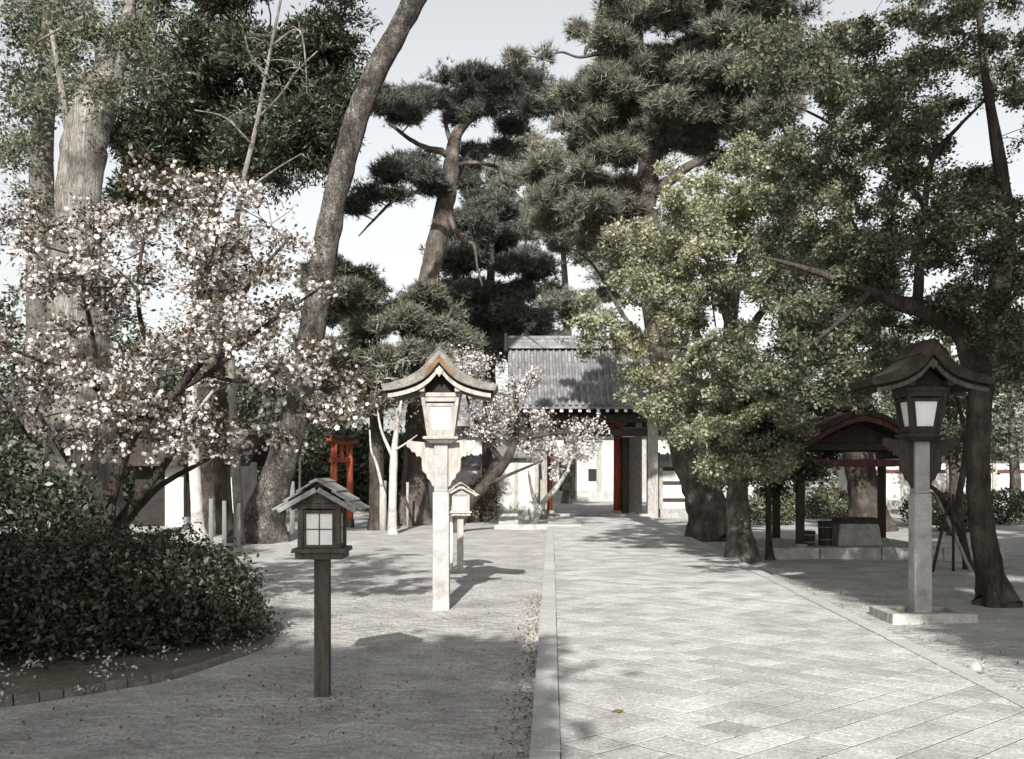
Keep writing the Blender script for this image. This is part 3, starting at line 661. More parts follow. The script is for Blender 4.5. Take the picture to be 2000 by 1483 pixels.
# torii, seen almost edge on
tg = G(668, 1031); tor = empty('torii', tg, 'small orange-red torii seen almost edge on before the dark wood', 'torii', rz=math.radians(79))
for x in (-.62, .62):
    MB().tube([(x, 0, -.15), (x*.98, 0, 1.2), (x*.95, 0, 2.2)], [.095, .09, .082], 14).build('pillar', M['red'], tor, smooth=True)
    MB().tube([(x, 0, -.05), (x, 0, .2)], [.12, .115], 14).build('pillar_sleeve', M['darkwood'], tor)
MB().box(-.82, .82, -.05, .05, 1.72, 1.86).build('tie_beam', M['red'], tor, bevel=.01)
MB().prism_y([(-.98, 2.27), (-.5, 2.2), (.5, 2.2), (.98, 2.27), (1.0, 2.37), (.5, 2.3), (-.5, 2.3), (-1.0, 2.37)], -.07, .07).build('lintel', M['red'], tor, bevel=.008)
MB().prism_y([(-1.08, 2.38), (-.5, 2.302), (.5, 2.302), (1.08, 2.38), (1.12, 2.49), (.5, 2.40), (-.5, 2.40), (-1.12, 2.49)], -.095, .095).build('top_lintel', M['darkwood'], tor, bevel=.008)
MB().box(-.06, .06, -.03, .03, 1.86, 2.2).build('strut', M['red'], tor)

# ------------------------------------------------------------------ water pavilion on the right
pY = 19.6; px_c = (gX(1541, 19.6)+gX(1757, 19.6))/2
pav = empty('water_pavilion', (px_c, pY, 0), 'small open water pavilion with curved gable roof on dark posts', 'pavilion')
hw = (gX(1757, 19.6)-gX(1541, 19.6))/2
slab = empty('pavilion_platform', (px_c+.05, pY, 0), 'low stone platform edged with long kerb blocks under the water pavilion', 'platform')
MB().box(-hw-.75, hw+.35, -1.1, 1.5, -.05, .165).build('floor', M['stone'], slab)
x = -hw-.9
while x < hw+.3:
    L = 1.05; MB().box(x+.004, x+L-.004, -1.28, -1.102, -.05, .19, .99).build('kerb_stone', M['stone'], slab, bevel=.012); x += L
for sx in (-1, 1):
    for yy in (-.75, .95):
        MB().box(sx*hw-.065+(0 if yy < 0 else -.0), sx*hw+.065, yy-.065, yy+.065, .16, 1.72).build('post', M['darkwood'], pav, bevel=.006)
        MB().box(sx*hw-.10, sx*hw+.10, yy-.10, yy+.10, .155, .22).build('post_base', M['stone'], pav)
    MB().box(sx*hw-.05, sx*hw+.05, -.95, 1.15, 1.722, 1.86).build('side_beam', M['darkwood'], pav)
for yy in (-.75, .95):
    MB().box(-hw-.25, hw+.25, yy-.05, yy+.05, 1.58, 1.70).build('tie_beam', M['redshade'], pav, bevel=.006)
    MB().box(-hw-.2, hw+.2, yy-.06, yy+.06, 1.862, 1.98).build('beam', M['darkwood'], pav)
    MB().prism_y([(-.75, 1.99), (.75, 1.99), (0, 2.34)], yy-.03, yy+.03).build('gable_board', M['darkwood'], pav)
ptop = [(0, 2.56), (.3, 2.49), (.65, 2.32), (1.0, 2.13), (1.35, 2.02), (1.58, 1.99)]
cv = spline(ptop, 4); cv = [(-x, z) for x, z in cv[::-1]]+[tuple(q) for q in cv[1:]]
MB().strip_y(cv, [(x*.985, z-.10) for x, z in cv], -1.15, 1.35).build('roof', M['darkroof'], pav, bevel=.008)
for yy in (-1.12, 1.28):
    MB().strip_y([(x*.97, z-.104) for x, z in cv], [(x*.96, z-.20) for x, z in cv], yy, yy+.04).build('bargeboard', M['redshade'], pav)
MB().box(-.12, .12, -1.2, 1.4, 2.565, 2.66).build('ridge', M['darkroof'], pav, bevel=.02)
bs = empty('stone_basin', (gX(1670, 19.3), 19.3, .165), 'grey stone water basin with dark wooden lid inside the pavilion', 'basin')
MB().box(-.40, .40, -.30, .30, 0, .40, .86).build('basin', M['stone'], bs, bevel=.025)
MB().box(-.345, .345, -.26, .26, .40, .47).build('rim', M['darkwood'], bs, bevel=.008)
for k, x in enumerate(np.linspace(-.27, .27, 5)): MB().box(x-.06, x+.06, -.24, .24, .472, .50).build('lid_board', M['darkwood'], bs)
def bucket(px, py, rb, h, label):
    r = empty('wooden_bucket', (gX(px, 19.25), 19.25, .165), label, 'bucket', group='dark buckets beside the basin'); N = 14
    for k in range(N):
        a0, a1 = 2*math.pi*(k+.03)/N, 2*math.pi*(k+.97)/N
        f = lambda a, rr, z: (rr*math.cos(a), rr*math.sin(a), z)
        q = [f(a0, rb*.86, 0), f(a1, rb*.86, 0), f(a1, rb*.76, 0), f(a0, rb*.76, 0)]; q2 = [f(a0, rb, h), f(a1, rb, h), f(a1, rb*.9, h), f(a0, rb*.9, h)]
        MB().hexa(q, q2).build('stave', M['darkwood'], r)
    for z in (.25*h, .75*h):
        rr = rb*(.86+.14*z/h)+.004; MB().tube([(rr*math.cos(a), rr*math.sin(a), z) for a in np.linspace(0, 2*math.pi, 25)], [.008]*25, 5).build('hoop', M['greywood'], r)
    MB().tube([(0, 0, .02), (0, 0, .05)], [rb*.77, rb*.77], 14).build('bottom', M['darkwood'], r)
bucket(1578, 1066, .135, .26, 'low wide dark bucket by the front pavilion post'); bucket(1612, 1066, .135, .44, 'tall dark bucket touching the left side of the basin')

# ------------------------------------------------------------------ fallen leaf
lv = G(1206, 1410); m = MB(); m.add([(-.035, 0, 0), (-.01, .028, .006), (.03, .018, .004), (.04, -.004, .012), (.01, -.03, .004), (-.02, -.022, .0)], [(0, 5, 4, 3, 2, 1)])
M['olive'] = noise_mat('olive_leaf', [(.10,.085,.015), (.17,.14,.03)], scale=20)
o = m.build('fallen_leaf', M['olive'], loc=(lv[0], lv[1], .063)); o.modifiers.new('s', 'SOLIDIFY').thickness = .002
tag(o, 'single olive yellow fallen leaf lying on the paved path', 'leaf')

# ------------------------------------------------------------------ trees: left side
R_ = np.random.default_rng
# leaning old tree; its crown is above the picture
lean = [(505,1066,23,.56),(516,1010,23,.40),(540,930,23,.335),(568,840,23,.295),(594,730,23,.27),(614,620,23,.265),(634,490,23,.26),(655,380,23,.25),(676,300,23,.245),(702,215,23,.24),(738,130,23,.235),(783,50,23,.225),(840,-70,23,.24),(900,-220,23.3,.18),(930,-340,23.5,.1)]
make_tree('leaning_tree', 'tall pale trunk leaning right across the sky, left of the path', 'tree', lean,
          [[(815,-20,23,.12),(740,-90,22.5,.09),(640,-150,22,.05)], [(860,-110,23,.14),(980,-190,23.5,.1),(1080,-260,24,.05)]],
          [(P(x, y, Y), np.array((1.0, 1.0, .45))) for x, y, Y in ((620,-180,22),(700,-240,23),(800,-280,24),(900,-330,23),(1000,-300,24),(1090,-290,24),(940,-400,23.5),(540,-160,22.5))],
          M['bark_mottled'], M['needle'], 'needle', per=60, size=.16, seed=11, twigs=12, jitter=.12, ridges=.05, sides=18)
# forked giant at upper left
big = [(168,1010,15.5,.52),(160,800,15.5,.42),(152,600,15.5,.37),(152,430,15.5,.29),(160,330,15.5,.285),(172,250,15.5,.28),(192,190,15.5,.25),(212,140,15.5,.19),(203,95,15.5,.13),(186,60,15.5,.115),(160,0,15.4,.10),(130,-80,15.3,.07)]
rg = R_(21)
make_tree('forked_tree', 'huge fissured grey trunk forking at the upper left edge above the cherry', 'tree', big,
          [[(205,180,15.5,.14),(232,130,15.5,.12),(246,60,15.6,.10),(262,-30,15.8,.07)],
           [(150,330,15.5,.08),(132,250,15.4,.06),(118,160,15.3,.045),(100,60,15.2,.03)],
           [(238,85,15.5,.035),(262,110,15.2,.03),(285,128,15,.022),(330,150,14.8,.012)],
           [(172,30,15.4,.03),(120,55,15,.022),(75,80,14.8,.012)]],
          poly_clumps(rg, [(20,-60),(360,-60),(330,120),(250,190),(120,190),(60,300),(20,300)], 34, 16.0, 1.5, .42)+poly_clumps(rg, [(110,60),(280,50),(270,110),(120,110)], 6, 14.7, .5, .30)+poly_clumps(rg, [(0,230),(120,230),(110,420),(0,420)], 8, 17, 1, .4),
          M['bark_pale'], M['leaf_mid'], per=24, size=.055, seed=12, twigs=11, jitter=.07, ridges=.10, sides=20, stem_r=.02, twig_r=.008)
# slim grey trunks further left
make_tree('background_tree', 'grey trunk at the far left edge behind the forked giant', 'tree', [(78,1000,21,.30),(80,700,21,.26),(80,430,21,.24),(84,250,21,.2),(95,80,21,.15),(100,-60,21,.1)], [],
          poly_clumps(R_(22), [(0,-80),(180,-80),(170,150),(60,330),(0,330)], 26, 21, 1.8, .6), M['bark_mid'], M['leaf_dark'], per=34, size=.09, seed=13, jitter=.16)
# dark evergreen left of centre
rg = R_(23)
ev = poly_clumps(rg, [(250,60),(380,20),(560,20),(700,60),(690,170),(640,260),(560,300),(420,330),(330,330),(290,260),(330,190),(250,140)], 70, 26, 2.6, .75, .8, holes=[(520,60,40,30),(680,230,40,40),(300,230,30,45)])
ev += poly_clumps(rg, [(230,170),(330,170),(345,330),(225,340)], 14, 25.5, 1.6, .55, .8)
ev += poly_clumps(rg, [(560,60),(700,50),(690,240),(610,320),(520,330),(540,200)], 26, 25.5, 2.0, .6, .8)
ev += poly_clumps(rg, [(300,-120),(700,-120),(720,20),(260,40)], 26, 26, 2.4, .8, .8)
ev += poly_clumps(rg, [(300,250),(430,280),(560,300),(640,330),(560,360),(420,420),(240,400),(200,330)], 30, 26.5, 2.2, .65, .8, holes=[(560,270,40,22)])
make_tree('evergreen_tree', 'dark dense evergreen tree between the forked giant and the leaning trunk', 'tree', [(420,1040,26,.42),(412,800,26,.36),(405,500,26,.3),(402,300,26,.26),(398,180,26,.22),(402,60,26,.18),(410,-120,26,.1)],
          [[(402,180,26,.1),(460,150,25,.07),(540,120,24.3,.04)], [(400,140,26,.09),(340,160,25,.06),(280,170,24.5,.03)], [(404,90,26,.09),(500,70,25,.06),(620,90,24,.03)], [(405,300,26,.1),(480,270,25,.07),(580,250,24.5,.04)]],
          ev, M['bark_dark'], M['leaf_dark'], per=75, size=.13, seed=14, twigs=14, jitter=.10, droop=.25, aspect=.3)
# pale bare twigs in front of it (old branch ends)
make_tree('bare_branch_tree', 'thin leafless pale branches arching before the dark evergreen', 'tree', [(468,1040,22,.10),(455,800,22,.085),(450,560,22,.07),(470,380,22,.055),(500,250,22,.045),(520,140,21.8,.035),(540,40,21.6,.03),(560,-60,21.5,.02)],
          [[(505,230,22,.035),(545,190,21.6,.028),(580,140,21.3,.022),(620,100,21,.012)], [(520,150,21.8,.03),(490,110,21.5,.022),(478,70,21.3,.012)], [(530,90,21.7,.026),(585,60,21.4,.02),(600,160,21.2,.012)], [(490,280,22,.03),(440,230,21.8,.02),(380,215,21.6,.012)], [(470,380,22,.03),(540,330,21.7,.022),(590,300,21.5,.012)]],
          poly_clumps(R_(24), [(430,40),(640,40),(620,200),(520,260),(440,220)], 12, 21.6, .8, .4), M['bark_pale'], M['leaf_mid'], per=5, size=.06, seed=15, twigs=6, jitter=.15, twig_r=.009, stem_r=.016, ridges=0)

# ------------------------------------------------------------------ the blossoming cherry
def cherry_extra(nb, size, layers=2, spread=.10):
    def f(rng, root, pos, dr):
        n = int(nb); k = rng.integers(0, len(pos), n//5)                      # blossoms hang in bunches of five
        q = np.repeat(pos[k], 5, 0)+rng.normal(size=(len(k)*5, 3))*spread*.42+np.array((0, 0, -.03))
        v, fc = blossoms(rng, q, size, layers); tag(link('blossom', quads_mesh('blossom', v, fc), M['blossom'], root), kind='stuff')
    return f
rg = R_(31)
chp = [(40,430),(150,410),(250,345),(330,325),(420,330),(520,365),(600,410),(590,470),(560,520),(575,590),(540,640),(520,700),(560,760),(520,840),(440,880),(330,860),(250,900),(120,880),(40,860)]
cc = poly_clumps(rg, chp, 120, 10.6, 1.6, .36, .5, holes=[(330,470,36,24),(480,430,26,16),(500,610,40,26),(300,760,40,32),(420,780,36,22),(180,640,26,20),(120,780,30,24),(230,480,22,14)])
cc += poly_clumps(rg, [(-300,430),(40,430),(40,860),(-300,860)], 45, 10.6, 1.6, .32, .65)
cc += poly_clumps(rg, [(560,700),(660,640),(700,700),(715,790),(640,830),(580,800)], 4, 10.2, .5, .16, .5)
cc += [(P(x, y, Y), np.array((.16, .16, .08))) for x, y, Y in ((600,790,9.8),(650,800,9.8),(690,810,9.8),(640,815,9.8),(700,775,9.9),(560,860,10),(520,830,10.2),(610,680,10),(560,600,10.2),(620,560,10.3))]
cherry = make_tree('cherry_tree', 'wide cherry tree full of white blossom and brown young leaves, rising behind the dark hedge', 'tree',
    [(205,1075,11.2,.085),(212,990,11.2,.075),(228,930,11.2,.066),(248,870,11.1,.062),(256,850,11.1,.06),(235,805,11,.05),(205,770,10.9,.045),(180,750,10.8,.04),(140,728,10.6,.03),(100,712,10.4,.022),(40,690,10.2,.015)],
    [[(254,858,11.1,.055),(300,805,11,.05),(345,765,10.9,.045),(385,715,10.7,.04),(425,665,10.5,.035),(450,610,10.3,.028),(500,540,10.1,.02),(560,470,10,.012)],
     [(345,765,10.9,.03),(420,720,10.7,.026),(500,650,10.5,.022),(570,600,10.3,.016),(630,560,10.2,.01)],
     [(400,730,10.8,.025),(470,745,10.5,.02),(560,735,10.2,.016),(640,745,10,.012),(700,775,9.9,.008)],
     [(180,750,10.8,.03),(185,690,10.6,.025),(170,600,10.4,.02),(150,500,10.2,.014)],
     [(300,805,11,.035),(290,700,11,.03),(270,590,11.2,.024),(280,470,11.4,.018),(310,380,11.5,.012)],
     [(425,665,10.5,.028),(410,580,10.7,.024),(400,480,10.9,.018),(430,390,11,.012)],
     [(215,1040,11.5,.06),(260,985,11.5,.05),(320,910,11.5,.045),(345,860,11.4,.04),(352,800,11.4,.034),(360,740,11.6,.026),(390,640,11.8,.018)],
     [(215,1060,11.6,.05),(255,1010,11.8,.042),(300,960,11.9,.036),(335,935,12,.032),(400,900,12.2,.022),(470,860,12.3,.014)],
     [(206,1060,11.2,.05),(170,960,11.3,.04),(120,880,11.4,.03),(70,800,11.5,.02)],
     [(60,860,11.4,.02),(0,780,11.3,.016),(-120,700,11,.01)], [(40,690,10.2,.015),(-60,640,10.2,.012),(-200,560,10.2,.008)]],
    cc, M['bark_dark'], M['leaf_brown'], per=15, size=.042, seed=16, twigs=11, jitter=.05, stem_r=.012, twig_r=.0045, ridges=0, sides=10, flat=.3,
    extra=cherry_extra(13500, .05, 2, .09))
# second blossom tree, paler and finer, behind the tall left lantern
rg = R_(32)
c2 = poly_clumps(rg, [(880,700),(960,690),(1010,740),(1040,790),(1120,820),(1190,830),(1180,890),(1090,870),(1000,880),(930,850),(890,800)], 60, 27, 1.6, .42, .7)
c2 += poly_clumps(rg, [(1030,700),(1060,690),(1050,770),(1020,760)], 4, 27, .6, .3)
make_tree('young_cherry_tree', 'fine twigged pale pink cherry between the tall left lantern and the gate roof', 'tree', [(888,1035,26.5,.16),(915,985,26.5,.15),(945,950,26.5,.14),(985,905,26.6,.12),(1005,860,26.8,.09),(1010,800,27,.06),(1000,730,27,.03)],
    [[(985,905,26.6,.08),(950,860,26.8,.06),(920,800,27,.04),(900,730,27,.02)], [(1005,860,26.8,.07),(1060,850,26.5,.05),(1120,845,26,.03),(1180,850,25.8,.015)], [(945,950,26.5,.06),(1000,925,26,.04),(1060,900,25.7,.02)]],
    c2, M['bark_dark'], M['leaf_brown'], per=7, size=.05, seed=17, twigs=14, jitter=.08, stem_r=.016, twig_r=.008, ridges=0, extra=cherry_extra(6500, .06, 1, .2))
make_tree('blossom_sapling', 'slender pale stemmed blossoming sapling standing before the gate opening', 'tree', [(1043,1026,30.5,.09),(1052,1000,30.5,.085),(1064,978,30.5,.08),(1085,955,30.4,.07),(1105,925,30.3,.05),(1118,890,30.2,.03)],
    [[(1052,995,30.5,.06),(1040,965,30.5,.05),(1032,920,30.4,.03)]], poly_clumps(R_(33), [(1020,860),(1100,850),(1170,870),(1150,910),(1080,930),(1030,910)], 14, 30.3, .7, .32), M['bark_white'], M['leaf_brown'], per=5, size=.05, seed=18, twigs=8, jitter=.12, stem_r=.016, twig_r=.008, ridges=0, extra=cherry_extra(1500, .08, 1, .14))
# white stemmed tree behind the hedge and the forked sapling
make_tree('white_stemmed_tree', 'slender white trunk standing upright behind the hedge in front of the hut', 'tree', [(388,1058,24,.15),(384,980,24,.13),(378,880,24,.12),(374,780,24,.115),(372,660,24,.09),(380,520,24,.06)], [[(376,820,24,.05),(420,760,23.5,.035),(470,720,23,.02)]],
          poly_clumps(R_(34), [(290,420),(480,420),(500,650),(420,740),(300,700)], 18, 24, 1.4, .5), M['bark_white'], M['leaf_mid'], per=10, size=.07, seed=19)
make_tree('forked_sapling', 'pale forked sapling right of the torii', 'tree', [(766,1046,26,.105),(767,980,26,.1),(769,900,26,.095),(772,860,26,.07),(778,820,26,.045),(786,770,26,.03),(800,690,26,.02)],
          [[(768,895,26,.05),(752,860,25.9,.04),(742,830,25.8,.028),(735,780,25.8,.015)], [(746,950,26,.045),(735,905,25.9,.036),(725,880,25.8,.024),(722,840,25.8,.015)], [(770,880,26,.03),(790,868,25.8,.022),(815,850,25.6,.01)]],
          poly_clumps(R_(35), [(690,700),(780,690),(850,740),(830,820),(760,830),(700,790)], 18, 26, .9, .38), M['bark_white'], M['leaf_spring'], per=9, size=.06, seed=20, twigs=8, jitter=.14, stem_r=.014, twig_r=.008, ridges=0)

# ------------------------------------------------------------------ pines
pc = [pad(*a) for a in ((752,212,30,48,22),(790,232,30.5,45,18),(738,190,30.3,30,14),(868,152,30.6,46,18),(846,200,29.6,50,20),(905,185,30,60,24),(950,172,31,52,22),(1003,160,30.5,58,22),(1052,178,30,60,24),(1100,205,29.5,48,20),(1010,205,29.3,66,22),(950,218,29.4,56,18),(1075,222,30.5,44,16),(900,235,31,40,14),
      (795,330,29.3,58,24),(838,350,29,46,22),(755,350,29.5,40,14),(720,385,29,48,14),(690,405,28.8,36,14),(770,385,29,40,12),(905,355,30.6,34,18),(915,330,30.8,26,14),(930,300,30.8,26,16),(985,290,31,34,14),(1000,250,31,44,14),(765,195,30.8,46,15),(810,212,29.2,46,15),(815,190,31,40,14),(880,205,31,52,17),(930,150,30.2,44,15),(960,198,30.3,60,18),(1030,150,31,46,15),(1085,185,30.8,46,16),(1040,212,29,52,16),(1120,222,30,36,13),(985,180,29.2,50,16),(820,320,30,46,16),(770,335,28.8,42,16),(850,372,29.6,36,14))]
make_tree('umbrella_pine', 'tall pine with flat dark needle pads against the open sky', 'tree', [(806,1030,30,.42),(812,900,30,.36),(818,760,30,.32),(826,620,30,.29),(840,530,30,.28),(858,450,30,.265),(870,390,30,.25),(880,330,30,.22),(884,290,30,.19),(892,262,30,.15),(912,235,30,.11),(935,205,30,.07)],
    [[(882,310,30,.11),(862,296,29.8,.10),(835,290,29.7,.08),(800,272,29.8,.06),(760,240,30,.04)], [(888,278,30,.10),(905,250,29.8,.09),(930,228,29.6,.07),(985,212,29.4,.05),(1060,195,29.8,.03)],
     [(880,325,30,.07),(925,318,30.3,.06),(972,328,30.4,.055),(982,352,30.4,.05),(1010,380,30.4,.03),(1045,412,30.4,.012)], [(872,372,30,.07),(830,372,29.5,.06),(775,388,29.2,.05),(730,430,29,.035),(700,462,28.9,.015)],
     [(872,395,30,.09),(884,440,29.9,.08),(905,472,29.9,.05),(925,478,29.9,.045),(932,520,29.8,.03),(942,560,29.8,.02)], [(884,290,30,.08),(870,240,30.4,.06),(866,180,30.6,.04)]],
    pc, M['bark_pine'], M['needle_dark'], 'needle', per=25, size=.2, seed=41, twigs=26, jitter=.09, up=.45, stem_r=.026, k=7, w=.010)
# right pine, loose crown over the path
rg = R_(42)
pp1 = sprays(rg, [(1040,300),(1130,250),(1200,330),(1300,400),(1300,520),(1180,520),(1120,470),(1060,420)], 15, 23.5, 1.8, .62, 6, .27, .35, .15)
pp1 += sprays(rg, [(1100,40),(1240,10),(1250,140),(1210,210),(1140,200),(1170,120)], 10, 23, 1.4, .6, 6, .27, .35, .1)
pp1 += sprays(rg, [(1130,200),(1250,140),(1330,150),(1420,110),(1510,190),(1490,310),(1400,340),(1320,290),(1250,330),(1180,300)], 24, 23.5, 2.2, .68, 7, .3, .35, .15, holes=[(1410,180,30,24),(1225,245,34,24)])
pp1 += sprays(rg, [(1280,-20),(1540,-20),(1570,180),(1470,230),(1340,130)], 20, 23.5, 2.2, .7, 7, .3, .35, .15)
pp1 += sprays(rg, [(1200,-40),(1300,-250),(1650,-250),(1650,0),(1200,0)], 16, 23.5, 2.4, .8, 6, .34, .4, .15)
pp1 += [pad(x, y, Y, 16, 8) for x, y, Y in ((1010,116,22.4),(1062,110,22.6),(1130,60,22.9))]
pine_tr = [(1395,1062,23.3,.52),(1385,1010,23.3,.44),(1368,950,23.3,.41),(1342,880,23.3,.38),(1312,770,23.3,.33),(1282,620,23.3,.29),(1264,480,23.3,.26),(1259,400,23.3,.245),(1266,330,23.3,.235),(1268,270,23.3,.225),(1250,205,23.3,.19),(1243,130,23.3,.175),(1238,50,23.3,.16),(1225,-80,23.3,.12),(1220,-200,23.3,.06)]
make_tree('leaning_pine', 'big pine with thick dark leaning trunk right of the path before the gate', 'tree', pine_tr,
    [[(1262,385,23.3,.14),(1290,365,23.1,.13),(1318,345,22.9,.12),(1345,325,22.8,.10),(1400,300,22.6,.06)], [(1262,270,23.3,.09),(1235,285,23.1,.08),(1205,305,23,.06),(1150,330,22.8,.03)],
     [(1240,95,23.3,.08),(1190,102,23,.065),(1165,105,22.9,.055),(1130,112,22.8,.03),(1095,102,22.7,.024),(1060,114,22.6,.018),(1030,110,22.5,.013),(990,122,22.4,.008)], [(1175,104,22.9,.045),(1163,90,22.9,.05),(1148,92,22.9,.045),(1142,106,22.9,.03)],
     [(1245,150,23.3,.09),(1290,120,23,.08),(1340,90,22.7,.06),(1420,60,22.5,.04)], [(1268,290,23.3,.1),(1320,250,23,.08),(1390,235,22.8,.06),(1460,240,22.6,.04)],
     [(1248,190,23.3,.08),(1330,190,23.6,.06),(1420,160,23.9,.04)], [(1265,250,23.3,.07),(1215,215,23.6,.05),(1160,200,23.8,.03)], [(1300,720,23.3,.07),(1220,620,23.6,.05),(1160,520,23.8,.03),(1110,480,23.8,.02)], [(1262,440,23.3,.07),(1180,400,23.6,.05),(1090,360,23.6,.025)]],
    pp1, M['bark_pine'], M['needle'], 'needle', per=11, size=.2, seed=43, twigs=13, jitter=.09, up=.2, stem_r=.016, k=8, w=.009)
# pale hazy pine and dark conifers in the middle distance
rg = R_(44)
make_tree('round_conifer', 'dark rounded conifer rising just left of the gate roof', 'tree', [(955,1015,40,.3),(955,800,40,.25),(957,600,40,.18),(960,430,40,.08)], [],
          sprays(rg, [(905,450),(960,370),(1010,420),(1045,510),(1075,600),(1080,680),(865,690),(865,590),(895,520)], 24, 40, 2.3, 1.05, 6, .42, .35, .25), M['bark_dark'], M['needle_dark'], 'needle', per=25, size=.24, seed=45, twigs=16, jitter=.16, k=7, w=.016)
make_tree('spreading_conifer', 'grey green conifer with sunlit tips behind the leaning trunk', 'tree', [(735,1034,27.6,.2),(735,800,27.6,.17),(735,680,27.6,.10),(738,610,27.6,.04)], [],
          sprays(rg, [(670,520),(720,480),(760,550),(840,560),(890,620),(910,690),(850,750),(760,800),(680,790),(630,700),(650,600)], 26, 27.6, 2.0, .72, 6, .26, .35, .3), M['bark_dark'], M['needle'], 'needle', per=22, size=.2, seed=46, twigs=14, jitter=.12, k=7, w=.014)
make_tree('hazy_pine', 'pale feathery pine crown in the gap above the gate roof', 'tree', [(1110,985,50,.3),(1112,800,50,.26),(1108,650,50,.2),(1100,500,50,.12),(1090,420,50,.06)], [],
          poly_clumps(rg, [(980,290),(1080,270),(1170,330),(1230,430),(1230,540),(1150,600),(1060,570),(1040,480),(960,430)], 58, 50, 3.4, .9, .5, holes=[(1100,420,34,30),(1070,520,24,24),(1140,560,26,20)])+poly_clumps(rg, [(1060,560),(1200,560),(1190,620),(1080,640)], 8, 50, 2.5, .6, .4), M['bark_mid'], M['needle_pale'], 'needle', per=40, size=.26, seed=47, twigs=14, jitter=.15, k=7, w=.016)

# ------------------------------------------------------------------ trees: right side
rg = R_(51)
sp = sprays(rg, [(1200,480),(1290,400),(1400,350),(1500,370),(1510,520),(1460,640),(1440,760),(1400,860),(1310,860),(1240,810),(1205,740),(1190,620)], 44, 17.5, 1.9, .5, 6, .2, .5, .6)
sp += sprays(rg, [(1270,390),(1340,290),(1460,240),(1620,250),(1640,350),(1480,400),(1380,370)], 13, 17.3, 1.8, .5, 6, .2, .5, .5)
sp += sprays(rg, [(1150,560),(1190,450),(1270,410),(1240,560),(1210,760),(1170,720)], 8, 16.9, 1.2, .35, 4, .15, .8, .9)
sp += sprays(rg, [(1450,340),(1600,330),(1740,400),(1720,540),(1560,560),(1480,500)], 22, 17.2, 1.6, .5, 6, .2, .5, .5)
sp += sprays(rg, [(1330,720),(1480,700),(1580,760),(1560,900),(1440,940),(1350,900)], 20, 17.6, 1.4, .45, 6, .2, .5, .6)
make_tree('spring_tree', 'broad tree in fresh yellow green leaf hanging over the right of the path', 'tree', [(1446,1098,18,.26),(1444,1050,18,.21),(1440,980,18,.18),(1441,900,18,.165),(1434,800,18,.15),(1424,700,18,.125),(1430,600,18,.10),(1450,500,18,.08),(1475,400,17.8,.05),(1490,320,17.6,.03)],
    [[(1430,790,18,.09),(1380,700,17.7,.075),(1340,600,17.4,.06),(1300,520,17.1,.045),(1250,500,16.8,.03),(1215,540,16.6,.018)], [(1426,720,18,.08),(1480,620,17.6,.065),(1540,560,17.2,.05),(1620,500,16.9,.035),(1690,450,16.7,.02)],
     [(1428,650,18,.07),(1400,560,18.4,.055),(1370,470,18.8,.04),(1340,420,19,.02)], [(1440,880,18,.07),(1390,830,17.5,.055),(1330,790,17,.035),(1270,770,16.7,.02)], [(1440,860,18,.06),(1500,800,17.6,.045),(1560,780,17.3,.025)], [(1360,480,17.3,.03),(1385,520,16.9,.024),(1390,580,16.7,.018),(1398,640,16.6,.01)]],
    sp, M['bark_mid'], M['leaf_spring'], per=29, size=.048, seed=52, twigs=9, jitter=.06, droop=.5, stem_r=.010, twig_r=.006, aspect=.7)
rg = R_(53)
rt = sprays(rg, [(1480,40),(1700,20),(1900,20),(2000,100),(1990,250),(1860,270),(1800,340),(1700,300),(1600,330),(1500,290)], 46, 12.4, 1.8, .40, 6, .17, .5, .35, holes=[(1880,150,34,30),(1690,310,24,18),(1560,80,18,14)])
rt += sprays(rg, [(1500,300),(1700,320),(1770,450),(1750,580),(1600,620),(1500,580)], 22, 12.6, 1.6, .38, 6, .16, .5, .35, holes=[(1640,300,30,14)])
rt += sprays(rg, [(1780,430),(1990,420),(2010,620),(1980,720),(1850,660),(1800,560)], 24, 12.4, 1.6, .36, 6, .16, .5, .35, holes=[(1780,570,16,18)])
rt += sprays(rg, [(1480,560),(1640,580),(1770,640),(1740,720),(1620,800),(1500,760)], 24, 12.8, 1.5, .36, 6, .16, .5, .4, holes=[(1760,650,40,14)])
rt += sprays(rg, [(1990,0),(2200,0),(2200,700),(2000,680)], 18, 12.4, 1.6, .45, 6, .2, .5, .35)+sprays(rg, [(1500,-200),(2150,-200),(2150,0),(1500,10)], 18, 12.4, 2, .5, 6, .2, .5, .3)
rt += sprays(rg, [(1780,300),(1980,290),(1980,430),(1850,420)], 9, 12.4, 1.3, .32, 5, .15, .5, .3)
